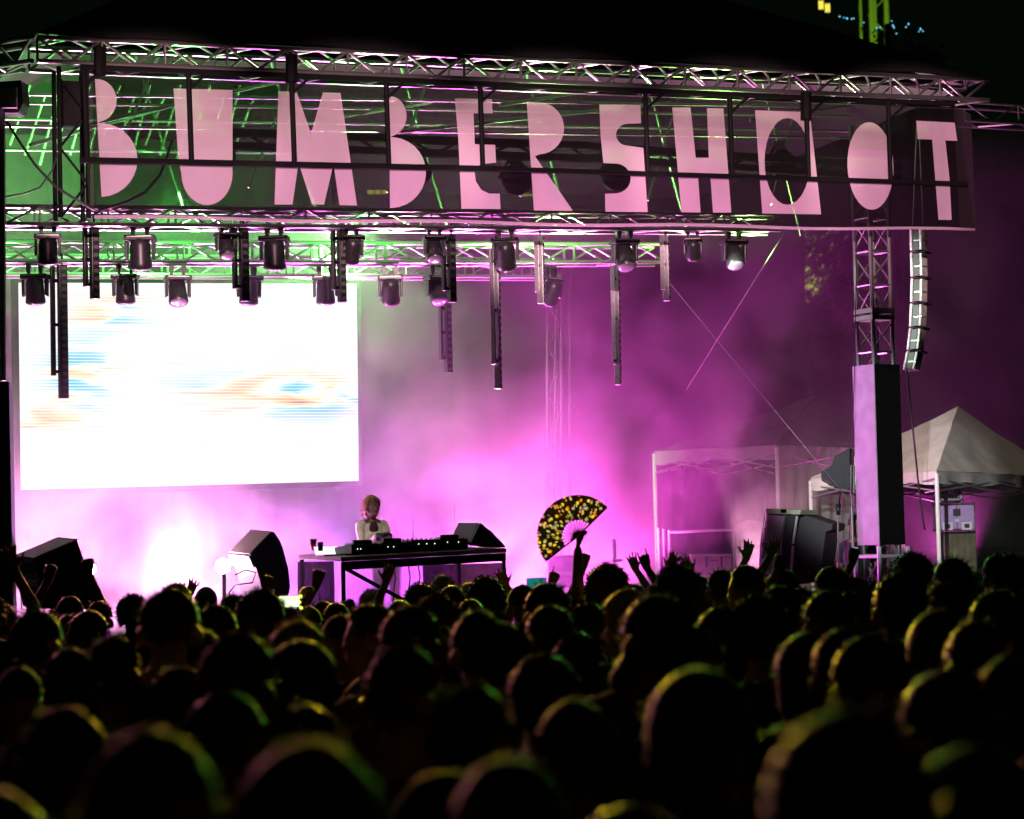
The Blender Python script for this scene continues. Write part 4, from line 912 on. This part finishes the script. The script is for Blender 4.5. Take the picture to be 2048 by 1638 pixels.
def hair_mesh(style, seed):
    rnd = random.Random(seed); s = MB(); c = Vector((0, -.008, 1.648))
    bulk = {'short': .012, 'crop': .006, 'curly': .048, 'long': .020, 'bun': .014, 'hood': .030, 'bob': .020}[style]
    bm = bmesh.new(); bmesh.ops.create_icosphere(bm, subdivisions=4 if style == 'curly' else 3, radius=1)
    low = {'short': -.35, 'crop': -.30, 'curly': -.45, 'long': -.95, 'bun': -.35, 'hood': -1.0, 'bob': -1}[style]
    for v in bm.verts:
        d = v.co.copy(); lump = noise.noise(d * (5 if style == 'curly' else 2.5) + Vector((seed, 0, 0)))
        k = 1 + 0 * lump; r_ = Vector((.085 + bulk, .100 + bulk, .104 + bulk))
        co = Vector((d.x * r_.x, d.y * r_.y, d.z * r_.z)) * (1 + (.13 if style == 'curly' else .045) * lump)
        if style in ('long', 'hood', 'bob') and d.z < 0: co.z *= 1 + (1.35 if style == 'long' else .9 if style == 'bob' else .5) * min(1, -d.z); co.x *= 1.0 + .12 * -d.z; co.y = co.y * .8 - .015
        if d.y > .25 and d.z < .42 and style != 'bob': co.y = min(co.y, .062 if style != 'hood' else .09)
        v.co = c + co
    def gone(q_):
        q_ = q_ - c
        if style == 'bob': return q_.y > .012 and abs(q_.x) < .078 and q_.z < .062 - abs(q_.x) * .3 or q_.z < -.17 + .04 * noise.noise(q_ * 30)
        if q_.y > .035 and q_.z < .045: return True
        if style in ('long', 'hood'): return False
        if style in ('short', 'crop') and abs(q_.x) > .066 and q_.z < -.012 and q_.y > -.050: return True
        return q_.z < (-.100 if style != 'crop' else -.075) + max(0, q_.y + .045) * .9
    kill = [v for v in bm.verts if gone(v.co)]
    bmesh.ops.delete(bm, geom=kill, context='VERTS'); bm.verts.ensure_lookup_table(); bm.verts.index_update()
    s.v = [v.co.copy() for v in bm.verts]; s.f = [[v.index for v in f.verts] for f in bm.faces]; bm.free()
    base = list(s.v)
    if style == 'bun':
        s.ball(c + Vector((0, -.085, .085)), (.045, .04, .042), 12, 8)
    nst = {'short': 900, 'crop': 500, 'curly': 1500, 'long': 900, 'bun': 600, 'hood': 0, 'bob': 1200}[style]
    for i in range(nst):                      # loose strands break up the outline
        p = rnd.choice(base); n_ = (p - c).normalized(); g_ = Vector((rnd.gauss(0, .6), rnd.gauss(0, .6), rnd.gauss(0, .6) - (.9 if style in ('long', 'bun') else 1.6 if style == 'bob' else .1)))
        ln = rnd.uniform(.015, .04) * (.8 if style == 'curly' else 1.6 if style == 'bob' else 1); dd = (n_ * (1.0 if style == 'curly' else .55) + g_ * .6).normalized()
        sd = dd.cross(n_ + Vector((.01, .02, 0))).normalized() * .0022
        if style == 'curly': m_ = p + dd * ln * .5 + sd * 3; s.add([p - sd, p + sd, m_ + sd, m_ - sd, p + dd * ln], [(0, 1, 2, 3), (3, 2, 4)])
        else: s.add([p - sd, p + sd, p + dd * ln], [(0, 1, 2)])
    return s
HM = {}
def get_hair(style, col, var):
    k = (style, col, var)
    if k not in HM:
        if style == 'cap':
            s = MB(); k_ = 18
            for j in range(8):
                t_ = R(90) * j / 7; 
                for i in range(k_):
                    a_ = 2 * math.pi * i / k_; s.v.append(Vector((.088 * math.cos(a_) * math.cos(t_), -.008 + .107 * math.sin(a_) * math.cos(t_), 1.655 + .108 * math.sin(t_))))
            s.f = [(j * k_ + i, j * k_ + (i + 1) % k_, (j + 1) * k_ + (i + 1) % k_, (j + 1) * k_ + i) for j in range(7) for i in range(k_)]
            br = []
            for i in range(9):
                a_ = R(20 + 140 * i / 8); br.append((Vector((.086 * math.cos(a_), -.008 + .105 * math.sin(a_), 1.655)), Vector((.088 * math.cos(a_), .0 + .185 * math.sin(a_), 1.640))))
            s.add([q_ for a, b in br for q_ in (a, b)] + [q_ + Z * .006 for a, b in br for q_ in (a, b)], [(2 * i, 2 * i + 1, 2 * i + 3, 2 * i + 2) for i in range(8)] + [(18 + 2 * i, 18 + 2 * i + 1, 18 + 2 * i + 3, 18 + 2 * i + 2) for i in range(8)] + [(2 * i + 1, 2 * i + 3, 18 + 2 * i + 3, 18 + 2 * i + 1) for i in range(8)])
            s.ball((0, -.008, 1.764), (.012, .012, .006), 8, 5)
            HM[k] = s.mesh('cap', CAPM, smooth=True)
        else: HM[k] = hair_mesh(style, var + 1).mesh('hair', HAIR[col] if style != 'hood' else SHIRT[0], smooth=True)
    return HM[k]
HW = {'short': .185, 'crop': .172, 'curly': .235, 'long': .195, 'bun': .185, 'hood': .205, 'cap': .185}
HT = {'short': 1.775, 'crop': 1.765, 'curly': 1.80, 'long': 1.78, 'bun': 1.80, 'hood': 1.80, 'cap': 1.765}
BODY = {}
for nm, kw in (('man', dict(wide=1.0)), ('broad', dict(wide=1.12)), ('woman', dict(wide=.92, female=True))):
    me, sh, J_ = body('body', None, **kw); BODY[nm] = (me, shirt_of(me, J_), shirt_of(me, J_, long=True))
def with_mat(me, m_):
    c = me.copy(); c.materials.clear(); c.materials.append(m_); return c
CACHE = {}
def cached(me, m_):
    k = (me.name, m_.name)
    if k not in CACHE: CACHE[k] = with_mat(me, m_)
    return CACHE[k]
def body_mats(me, sk):
    k = (me.name, 'b', sk)
    if k in CACHE: return CACHE[k]
    c = me.copy(); c.materials.clear(); c.materials.append(SKIN[sk]); c.materials.append(DENIM)
    for p in c.polygons: p.material_index = 1 if (p.center.z < .97 and abs(p.center.x) < .215) else 0
    CACHE[k] = c; return c
NP = 0
def person(x, y, wpx, style, col, lab, yaw=0, bd='man', shirt=0, sk=0, arms=None, group='crowd watching the stage', D=None, long=False, base=0):
    """x, y: top of the head as seen; wpx: seen head width; arms: {'L'|'R': (hand px, hand py, pose, dD)}"""
    global NP; NP += 1
    D = D or F * HW[style] / wpx
    for _ in range(30 if not base else 0):
        zt = P(x, y, D).z
        if zt < 1.50 and y > 1100: D *= .97
        elif zt > 1.97: D *= .97 if y < 1085 else 1.03
        else: break
    top = P(x, y, D); s_ = (top.z - base) / HT[style]
    t = thing('person', Vector((top.x, D, base)), lab, 'person', group)
    if arms:                                   # stand where the raised hand can be reached
        k0 = sorted(arms)[0]; w0 = P(arms[k0][0], arms[k0][1], D + arms[k0][3]); sg = 1 if k0 == 'R' else -1
        for _ in range(12):
            d_ = w0 - (t.location + Vector((sg * .185, 0, 1.395)) * s_)
            if d_.length < .52 * s_: break
            if abs(d_.x) > .08: t.location.x += d_.x * .5
            else: s_ = min(1.11, s_ * 1.02)
    t.rotation_euler.z = yaw; t.scale = (s_,) * 3
    if not arms: t.rotation_euler.y = random.uniform(-.03, .03); t.scale = (s_ * random.uniform(.93, 1.12), s_, s_)
    Mi = (Matrix.Translation(t.location) @ Matrix.Rotation(yaw, 4, 'Z') @ Matrix.Scale(s_, 4)).inverted()
    if arms:
        ar = {}
        for k, (hx, hy, pose, dD, *hint_) in arms.items():
            ar[k] = (Mi @ P(hx, hy, D + dD), pose, (0, 1, .1) if pose != 'grip' else (-1 if k == 'R' else 1, 0, 0), hint_[0] if hint_ else (.6 if k == 'R' else -.6, .25, -.5))
        me, sh, J_ = body('body', ar, 1.0 if bd == 'man' else .93, .0085, bd == 'woman')
        sm = shirt_of(me, J_, long=long)
    else:
        me, s1, s2 = BODY[bd]; sm = s2 if long else s1
    def kid(nm, me_): o = bpy.data.objects.new(nm, me_); C.objects.link(o); o.parent = t; return o
    kid('body', body_mats(me, sk)); kid('shirt', cached(sm, SHIRT[shirt]))
    kid('cap' if style == 'cap' else ('hood' if style == 'hood' else 'hair'), get_hair(style, col, NP % 2))
    return t, s_, D
B_ = 'black'; W_ = 'brown'
CROWD = [
 # nearest rows
 (560, 1465, 300, 'short', W_, 'nearest big blurred head with red and yellow rim at the bottom left of centre', 0, 'man', 0),
 (855, 1530, 215, 'short', B_, 'blurred head with an even yellow arc cut by the bottom edge', 0, 'man', 0),
 (268, 1442, 285, 'short', B_, 'big faint blurred head with a yellow glint at the bottom left', 0, 'man', 1),
 (1300, 1600, 250, 'long', B_, 'barely lit head at the bottom edge right of centre', 0, 'woman', 0),
 (1770, 1400, 330, 'short', B_, 'huge black silhouette with an orange-lit neck at the lower right', -.35, 'man', 0),
 (1985, 1480, 300, 'long', B_, 'large black silhouette in the bottom right corner', 0, 'woman', 0),
 (20, 1560, 260, 'short', B_, 'dark silhouette in the bottom left corner', 0, 'man', 0),
 (1060, 1500, 250, 'crop', B_, 'black unlit head between the yellow-arc head and the right silhouettes', 0, 'man', 0),
 (1415, 1328, 195, 'long', W_, 'head with a long orange-green rim down its left side, lower right of centre', 0, 'woman', 0),
 (1560, 1440, 190, 'short', B_, 'dark head just left of the huge right silhouette', 0, 'man', 0),
 # fourth distance
 (480, 1372, 165, 'short', W_, 'head with a thin tan arc above the big blurred heads', 0, 'man', 2),
 (335, 1326, 125, 'short', 'red', 'head with an orange ear glint left of the tan arc head', 0, 'man', 3),
 (52, 1332, 115, 'cap', B_, 'person in an orange-lit cap at the left edge', .3, 'man', 2),
 (160, 1400, 180, 'short', B_, 'dark head below the orange-lit cap', 0, 'man', 0),
 (768, 1376, 130, 'short', 'blond', 'short head with a thick yellow arc left of centre', 0, 'man', 1),
 (800, 1280, 150, 'short', 'brown', 'head with a long yellow rim down its left side at centre left', 0, 'man', 0),
 (902, 1240, 98, 'bun', W_, 'head with yellow crown rim and an earring-like orange tag below', 0, 'woman', 0),
 (1080, 1298, 140, 'short', B_, 'head with a bright green rim on its left at centre', 0, 'man', 0),
 (1150, 1258, 95, 'short', B_, 'head with a green line curving down its right side', 0, 'man', 4),
 (1260, 1290, 125, 'long', B_, 'dark head with a green shoulder line right of centre', 0, 'woman', 0),
 (1180, 1390, 165, 'short', B_, 'black head under the green-rimmed ones at the middle', 0, 'broad', 0),
 (960, 1360, 160, 'short', B_, 'dark head beside the green bright rim', 0, 'man', 0),
 (650, 1400, 170, 'short', B_, 'dark head between the tan arc and the thick yellow arc', 0, 'man', 0),
 (480, 1256, 150, 'short', 'brown', 'head with an orange-yellow left rim below the tilted speaker', 0, 'man', 0),
 (620, 1236, 105, 'crop', 'blond', 'head with a bright yellow-green arc below the glowing phone', 0, 'man', 0),
 (692, 1228, 80, 'cap', B_, 'head with a white-striped band left of the profile face', 0, 'man', 0),
 (632, 1275, 130, 'long', B_, 'dark long-haired head below the yellow-green arc', 0, 'woman', 0),
 (742, 1200, 95, 'short', W_, 'person turned to profile with a yellow-lit face left of centre', 1.2, 'man', 0),
 (800, 1207, 105, 'crop', B_, 'round dark head below the left end of the table', 0, 'man', 0),
 (870, 1190, 95, 'curly', W_, 'head with a golden crown of hair below the table', 0, 'woman', 0),
 # left block
 (316, 1172, 100, 'crop', B_, 'large dark head standing tallest left of the glaring lamp', 0, 'broad', 0),
 (346, 1162, 64, 'short', B_, 'head peeping out behind the tallest dark head', 0, 'man', 0),
 (262, 1190, 62, 'curly', B_, 'bushy-haired head left of the tallest dark head', 0, 'man', 0),
 (210, 1198, 56, 'short', W_, 'round head with a tan left rim right of the far left monitor', 0, 'man', 0),
 (126, 1204, 52, 'curly', 'blond', 'curly fair head with a bright pink-white rim before the left monitor', 0, 'woman', 3),
 (60, 1215, 92, 'short', B_, 'broad dark head near the left edge below the monitor', 0, 'broad', 0),
 (124, 1226, 60, 'short', B_, 'head with a thin rim right of the broad dark head', 0, 'man', 0),
 (20, 1202, 60, 'short', B_, 'small dark head at the left edge under the raised hand', 0, 'man', 0),
 (180, 1218, 70, 'long', B_, 'dark head between the fair curly head and the round one', 0, 'woman', 0),
 (412, 1170, 44, 'hood', B_, 'person in a pointed hood before the pink smoke', 0, 'man', 0),
 (455, 1186, 50, 'short', B_, 'dark head right of the pointed hood', 0, 'man', 0),
 (532, 1180, 92, 'curly', B_, 'wide bushy head below the tilted speaker', 0, 'man', 0),
 (420, 1205, 80, 'short', B_, 'dark head below the pointed hood', 0, 'man', 0),
 (250, 1265, 110, 'short', B_, 'dark head below the round tan-rimmed one', 0, 'man', 3),
 (130, 1290, 120, 'short', B_, 'dark head above the orange-lit cap', 0, 'man', 0),
 (380, 1250, 105, 'short', B_, 'dark head in the gap below the tallest one', 0, 'man', 0),
 (590, 1215, 62, 'short', B_, 'small dark head just under the glowing phone', 0, 'man', 0),
 # before the table
 (655, 1198, 52, 'short', B_, 'small head before the left drape of the table', 0, 'man', 0),
 (738, 1180, 48, 'curly', 'red', 'orange curly head before the table leg', 0, 'woman', 3),
 (690, 1192, 44, 'bun', B_, 'small dark head left of the orange curly one', 0, 'woman', 0),
 (836, 1168, 62, 'curly', W_, 'curly head with a pink-tan left rim below the decks', 0, 'man', 0),
 (890, 1147, 46, 'short', 'grey', 'grey-haired head lit pink below the mixer', 0, 'man', 2),
 (912, 1168, 52, 'short', B_, 'dark head in front of the grey-haired one', 0, 'man', 0),
 (932, 1162, 48, 'short', 'blond', 'head with a pale cheek left of the big bushy head', .5, 'man', 0),
 (958, 1154, 66, 'curly', B_, 'big bushy dark head before the right end of the table', 0, 'man', 0),
 (1002, 1185, 50, 'short', W_, 'small head with an orange rim below the raised open hand', 0, 'man', 0),
 (1046, 1168, 62, 'cap', B_, 'head in a yellow-rimmed backward cap left of the fan', 3.1, 'man', 0),
 (1105, 1160, 80, 'short', B_, 'round black head left of the fan-holding arm', 0, 'man', 0),
 (1090, 1205, 92, 'short', 'brown', 'head with a yellow left rim below the backward cap', 0, 'man', 0),
 (955, 1215, 110, 'short', B_, 'dark head below the big bushy one', 0, 'man', 0),
 (1020, 1245, 110, 'short', B_, 'black head above the bright green rim', 0, 'man', 0),
 # right of the fan
 (1195, 1160, 50, 'short', 'blond', 'fair head half hidden right of the fan arm', .4, 'woman', 3),
 (1245, 1175, 95, 'long', 'blond', 'long-haired head with golden strands right of the fan arm', .3, 'woman', 0),
 (1180, 1200, 85, 'short', B_, 'round dark head directly below the fan arm', 0, 'man', 0),
 (1350, 1131, 84, 'curly', B_, 'bushy dark head standing tall before the handrail', 0, 'man', 0),
 (1310, 1182, 120, 'short', B_, 'broad dark head below the tall bushy one', 0, 'broad', 0),
 (1400, 1152, 52, 'cap', B_, 'head in a cap with its brim up before the green bin', -1.2, 'man', 0),
 (1448, 1136, 54, 'crop', B_, 'square cropped head before the green bin', 0, 'man', 0),
 (1492, 1128, 62, 'crop', W_, 'head in glasses lit pink on the left, before the stack', .9, 'man', 2, 0),
 (1520, 1192, 118, 'curly', B_, 'bushy head with a ragged yellow left rim right of centre', 0, 'man', 0),
 (1555, 1166, 80, 'short', B_, 'dark head below the loudspeaker stack', 0, 'man', 0),
 (1430, 1210, 100, 'long', B_, 'dark head with a green-yellow shoulder left of the ragged rim', 0, 'woman', 0),
 (1652, 1130, 62, 'crop', B_, 'head with a pink-lit ear and cheek right of the stack', .3, 'man', 0),
 (1632, 1176, 88, 'short', W_, 'dark head with an orange left edge below the pink-eared one', 0, 'man', 0),
 (1695, 1150, 66, 'short', 'red', 'orange-lit head right of the pink-eared one', .7, 'man', 0),
 (1700, 1185, 84, 'cap', B_, 'dark capped head below the orange-lit one', 0, 'man', 0),
 (1775, 1138, 98, 'short', B_, 'large dark head with a yellow left edge under the column', 0, 'broad', 0),
 (1832, 1106, 62, 'curly', B_, 'tall dark head right of the column base', 0, 'man', 0),
 (1880, 1160, 80, 'short', B_, 'dark head between the tall one and the round one', 0, 'man', 0),
 (1920, 1112, 66, 'crop', B_, 'round head with a yellow jaw before the flight cases', .4, 'man', 0),
 (1985, 1106, 60, 'short', B_, 'narrow dark head near the right edge', 0, 'man', 0),
 (2034, 1104, 60, 'short', B_, 'dark head cut by the right edge of the picture', 0, 'man', 0),
 (1965, 1138, 56, 'short', 'blond', 'fair yellow-lit head behind the narrow dark one', 0, 'man', 0),
 (2010, 1175, 95, 'short', B_, 'dark head below those at the right edge', 0, 'man', 0),
 (1850, 1215, 120, 'long', B_, 'long-haired dark head in the right block', 0, 'woman', 0),
 (1945, 1235, 125, 'short', B_, 'dark head with small green glints in the right block', 0, 'man', 0),
 (1660, 1250, 130, 'short', B_, 'head with a yellow-green rim on its left in the right block', 0, 'man', 0),
 (1760, 1260, 140, 'short', B_, 'black head in the middle of the right block', 0, 'broad', 0),
 (2030, 1300, 160, 'short', B_, 'black head at the right edge above the corner silhouette', 0, 'man', 0),
 (1900, 1330, 170, 'short', B_, 'black head behind the huge right silhouette', 0, 'man', 0),
 (1590, 1260, 130, 'long', B_, 'dark long-haired head below the loudspeaker stack', 0, 'woman', 0),
 (1380, 1245, 120, 'short', B_, 'dark head above the long orange-green rim', 0, 'man', 0),
]
for i, c in enumerate(CROWD):
    sk = c[9] if len(c) > 9 else (0, 1, 0, 2, 1)[i % 5]
    c = list(c); c[6] += random.uniform(-.35, .35)
    person(*c[:7], bd=c[7], shirt=c[8] if c[8] else (0, 1, 4, 0, 6)[i % 5], sk=sk, long=i % 3 == 0)
# ---- people with raised arms
ARMS = [
 (-20, 1195, 60, 'short', B_, 'arm raised at the left edge with a hand held before the monitor', {'R': (28, 1140, 'open', 0)}, 1, 0, 14.5),
 (140, 1218, 58, 'short', B_, 'person with both arms lifted in an arch before the far left monitor', {'L': (96, 1160, 'fist', .05), 'R': (178, 1148, 'fist', .05)}, 2, 0, 16.5),
 (392, 1215, 50, 'short', B_, 'person raising a small open hand beside the pointed hood', {'L': (378, 1192, 'open', 0)}, 1, 0, 18.5),
 (548, 1214, 48, 'short', B_, 'person pointing a finger up in front of the tilted speaker', {'L': (530, 1180, 'point', 0)}, 2, 0, 16.5),
 (618, 1212, 56, 'cap', B_, 'person in a cap holding up a glowing phone', {'L': (592, 1200, 'grip', -.05)}, 1, 0, 15.0),
 (660, 1222, 52, 'short', B_, 'person raising a fist with a strap before the table drape', {'L': (632, 1172, 'fist', 0)}, 2, 0, 15.5),
 (800, 1198, 50, 'long', W_, 'person raising an open hand in front of the table legs', {'L': (772, 1166, 'open', 0)}, 1, 3, 17.0),
 (1000, 1205, 46, 'short', B_, 'person raising an open hand at the right end of the table', {'R': (1012, 1172, 'open', 0)}, 0, 0, 18.0),
 (1118, 1185, 48, 'short', B_, 'person pointing left of the fan with a small hand', {'L': (1102, 1170, 'point', 0)}, 1, 0, 18.5),
 (1206, 1175, 50, 'long', B_, 'person reaching a thin arm out beside the fan-holding arm', {'L': (1166, 1136, 'fist', 0)}, 0, 0, 17.5),
 (1254, 1172, 50, 'short', W_, 'person raising a red-lit open palm right of the fan', {'R': (1272, 1140, 'open', 0)}, 0, 0, 20.0),
 (1268, 1182, 60, 'short', B_, 'person raising a dark hand in a horns sign right of the fan', {'R': (1294, 1136, 'horns', 0)}, 2, 0, 18.5),
 (1358, 1160, 48, 'short', B_, 'person raising both hands, fingers showing round the tall bushy head', {'L': (1338, 1140, 'open', 0), 'R': (1382, 1146, 'open', 0)}, 0, 0, 19.0),
 (1512, 1158, 46, 'short', B_, 'person stretching a bare arm up left before the stack', {'L': (1492, 1118, 'open', 0)}, 0, 3, 19.0),
 (1556, 1165, 46, 'long', W_, 'person raising a pale hand in front of the stack grille', {'L': (1540, 1114, 'open', 0)}, 0, 3, 18.5),
 (1600, 1172, 60, 'short', B_, 'person holding up a dark fist and thick forearm before the stack', {'L': (1556, 1145, 'fist', 0)}, 2, 0, 14.5),
 (1722, 1168, 50, 'short', B_, 'person lifting a thin arm with a bright wristband by the column', {'L': (1705, 1125, 'fist', 0)}, 1, 0, 17.5),
]
rq = random.Random(11)
NTH = ['%s from the left' % w_ for w_ in 'first second third fourth fifth sixth seventh eighth ninth tenth eleventh twelfth thirteenth fourteenth fifteenth sixteenth seventeenth'.split()]
NTH = NTH + [w_.replace('left', 'right') for w_ in reversed(NTH)]
SAY = {'short': 'short-haired', 'curly': 'bushy', 'long': 'long-haired', 'bun': 'bun-topped', 'cap': 'capped', 'crop': 'cropped'}
for i in range(34):          # heads half hidden in the far rows
    fx = 30 + i * 60 + rq.uniform(-28, 28); fy = 1196 - (fx - 1024) * .036 + rq.uniform(-14, 26); hs = rq.choice(('short', 'curly', 'long', 'bun', 'cap', 'crop'))
    person(fx, fy, rq.uniform(46, 62), hs, rq.choice((B_, B_, W_, 'blond')), f'{SAY[hs]} head half hidden in the far rows, {NTH[i]} of those', yaw=rq.uniform(-.8, .8), bd=rq.choice(('man', 'woman')), shirt=rq.choice((0, 1, 4)), sk=rq.choice((0, 1, 2)), group='heads half hidden in the far rows')
PROPS = {}
for a in ARMS:
    r_ = person(a[0], a[1], a[2], a[3], a[4], a[5], bd='woman' if a[3] == 'long' else 'man', shirt=a[8], sk=a[7], arms=a[6], D=a[9]); PROPS[a[5]] = r_
# ---- hand fan and the person who holds it
FD = 15.5
person(1214, 1140, 74, 'curly', W_, 'curly-haired person holding an open patterned hand fan high above the crowd', shirt=0, sk=1, arms={'L': (1156, 1102, 'grip', 0, (0, .5, -.1))}, D=FD)
pv = P(1156, 1072, FD); fan = thing('hand_fan', pv, 'open folding fan with a bright blotchy pattern held above the crowd', 'fan')
fm = bpy.data.materials.new('fan_print'); fm.use_nodes = True; nt = fm.node_tree; nt.nodes.clear(); N = nt.nodes.new; L = nt.links.new
tc_ = N('ShaderNodeTexCoord'); vo = N('ShaderNodeTexVoronoi'); vo.inputs['Scale'].default_value = 38; L(tc_.outputs['Object'], vo.inputs['Vector'])
rp = N('ShaderNodeValToRGB'); rp.color_ramp.interpolation = 'CONSTANT'; L(vo.outputs['Color'], rp.inputs['Fac'])
els = rp.color_ramp.elements; els[0].color = (.85, .25, .03, 1); els[1].position = .14; els[1].color = (.9, .6, .05, 1)
for p_, c_ in ((.30, (.45, .3, .95, 1)), (.48, (.95, .5, .65, 1)), (.68, (.7, .65, 1, 1)), (.88, (.7, .15, .06, 1))): e = els.new(p_); e.color = c_
st_ = N('ShaderNodeMath'); st_.operation = 'LESS_THAN'; st_.inputs[1].default_value = .4; L(vo.outputs['Distance'], st_.inputs[0])
mc = N('ShaderNodeMixRGB'); mc.inputs[1].default_value = (.012, .006, .012, 1); L(st_.outputs[0], mc.inputs[0]); L(rp.outputs[0], mc.inputs[2])
df = N('ShaderNodeBsdfDiffuse'); tl = N('ShaderNodeBsdfTranslucent'); L(mc.outputs[0], df.inputs[0]); L(mc.outputs[0], tl.inputs[0]); ms = N('ShaderNodeMixShader'); ms.inputs[0].default_value = .6; L(df.outputs[0], ms.inputs[1]); L(tl.outputs[0], ms.inputs[2]); L(ms.outputs[0], N('ShaderNodeOutputMaterial').inputs[0])
fr0 = .262; NR = 14
def fp(a_, r_, y_): return pv + Vector((r_ * math.cos(a_), y_, r_ * math.sin(a_)))
for i in range(NR + 1):
    a_ = R(44 + 172 * i / NR)
    d_ = .004 * (1 if i % 2 else -1); sd = Vector((-math.sin(a_), 0, math.cos(a_)))
    w0, w1 = (.003, .0045) if 0 < i < NR else (.006, .008)
    A = [fp(a_, -.01, d_) - sd * w0, fp(a_, -.01, d_) + sd * w0, fp(a_, fr0 * .99, d_ - .012) + sd * w1, fp(a_, fr0 * .99, d_ - .012) - sd * w1]
    MB().loft(A, [p + Vector((0, -.002, 0)) for p in A]).build('rib', BLACK, fan)
    if i < NR:
        b_ = R(44 + 172 * (i + 1) / NR); m_a = (a_ + b_) / 2
        Q = [fp(a_, fr0 * .38, -.006), fp(a_, fr0, -.006), fp(m_a, fr0 * 1.002, .008), fp(b_, fr0, -.006), fp(b_, fr0 * .38, -.006), fp(m_a, fr0 * .382, .008)]
        MB().add(Q, [(0, 1, 2, 5), (5, 2, 3, 4)]).build('leaf', fm, fan)
MB().tube(pv + Vector((0, -.012, 0)), pv + Vector((0, .012, 0)), .008, n=10).build('rivet', ALU, fan)
# ---- phones
for px, py, D_, col, s_, lab, wz in ((577, 1203, 14.9, (.75, 1, .55), 1.6, 'glowing phone held up below the tilted speaker', .075), (1073, 1166, 17.5, (.02, .35, .35), .5, 'phone with a dim teal screen left of the fan', .075)):
    c = P(px, py, D_); t = thing('phone', c - Z * .035, lab, 'phone')
    MB().box(c, (.145, .009, wz)).build('case', BLK2, t, bevel=.003)
    sc_ = MB().box(c + Vector((0, -.006, 0)), (.134, .002, wz * .88)).build('screen', emis('screen_%d' % px, col, s_), t)
    if px == 577:
        for k, (dx, dz_, r_) in enumerate(((.075, .03, .010), (.07, -.005, .007), (.078, -.04, .009))): MB().tube(c + Vector((dx, -.012, dz_)), c + Vector((dx, -.02, dz_)), r_, n=10).build('lamp_dot', emis('dot', (.8, 1, .1), 2.5), t)
# ---- performer
def performer():
    D_ = 25.75; top = P(743, 988, D_); s_ = (top.z - DECK) / 1.78
    t = thing('person', Vector((top.x, D_, DECK)), 'performer in a pale jacket with shoulder-length reddish hair behind the decks', 'person', None)
    t.rotation_euler.z = math.pi + .25; t.scale = (s_,) * 3
    Mi = (Matrix.Translation(t.location) @ Matrix.Rotation(math.pi + .25, 4, 'Z') @ Matrix.Scale(s_, 4)).inverted()
    ar = {'R': (Mi @ P(752, 1078, D_ - .32), 'grip', (0, .3, -1), (.25, -.3, -.8)), 'L': (Mi @ P(775, 1076, D_ - .30), 'grip', (0, .3, -1), (-.25, -.3, -.8))}
    me, sh, J_ = body('body', ar, .84, .0085, True, headturn=.35); sm = shirt_of(me, J_, .016, True, 1.43)
    def kid(nm, me_): o = bpy.data.objects.new(nm, me_); C.objects.link(o); o.parent = t; return o
    kid('body', body_mats(me, 1)); kid('jacket', with_mat(sm, mat('pale_jacket', (.7, .66, .58), .8, 0, .15, 20, .4, .3)))
    hm = hair_mesh('bob', 5); hm.v = [Matrix.Rotation(.35, 3, 'Z') @ v for v in hm.v]; kid('hair', hm.mesh('hair', hairmat('hair_auburn', (.24, .11, .055)), smooth=True))
    sc2 = MB(); sc2.ball((0, .10, 1.37), (.055, .03, .09), 12, 8); kid('scarf', sc2.mesh('scarf', mat('dark_scarf', (.06, .02, .03), .9, 0, .2, 20), smooth=True))
performer()
# ---- crew member behind the column
p_ = P(1711, 1020, 27.3)
person(1711, 1028, 30, 'short', B_, 'crew member in a dark jacket half hidden left of the column', group='crew backstage', D=27.3, base=.55, shirt=0, yaw=2.6)
for o in bpy.data.objects:
    if '_org' in o: del o['_org']
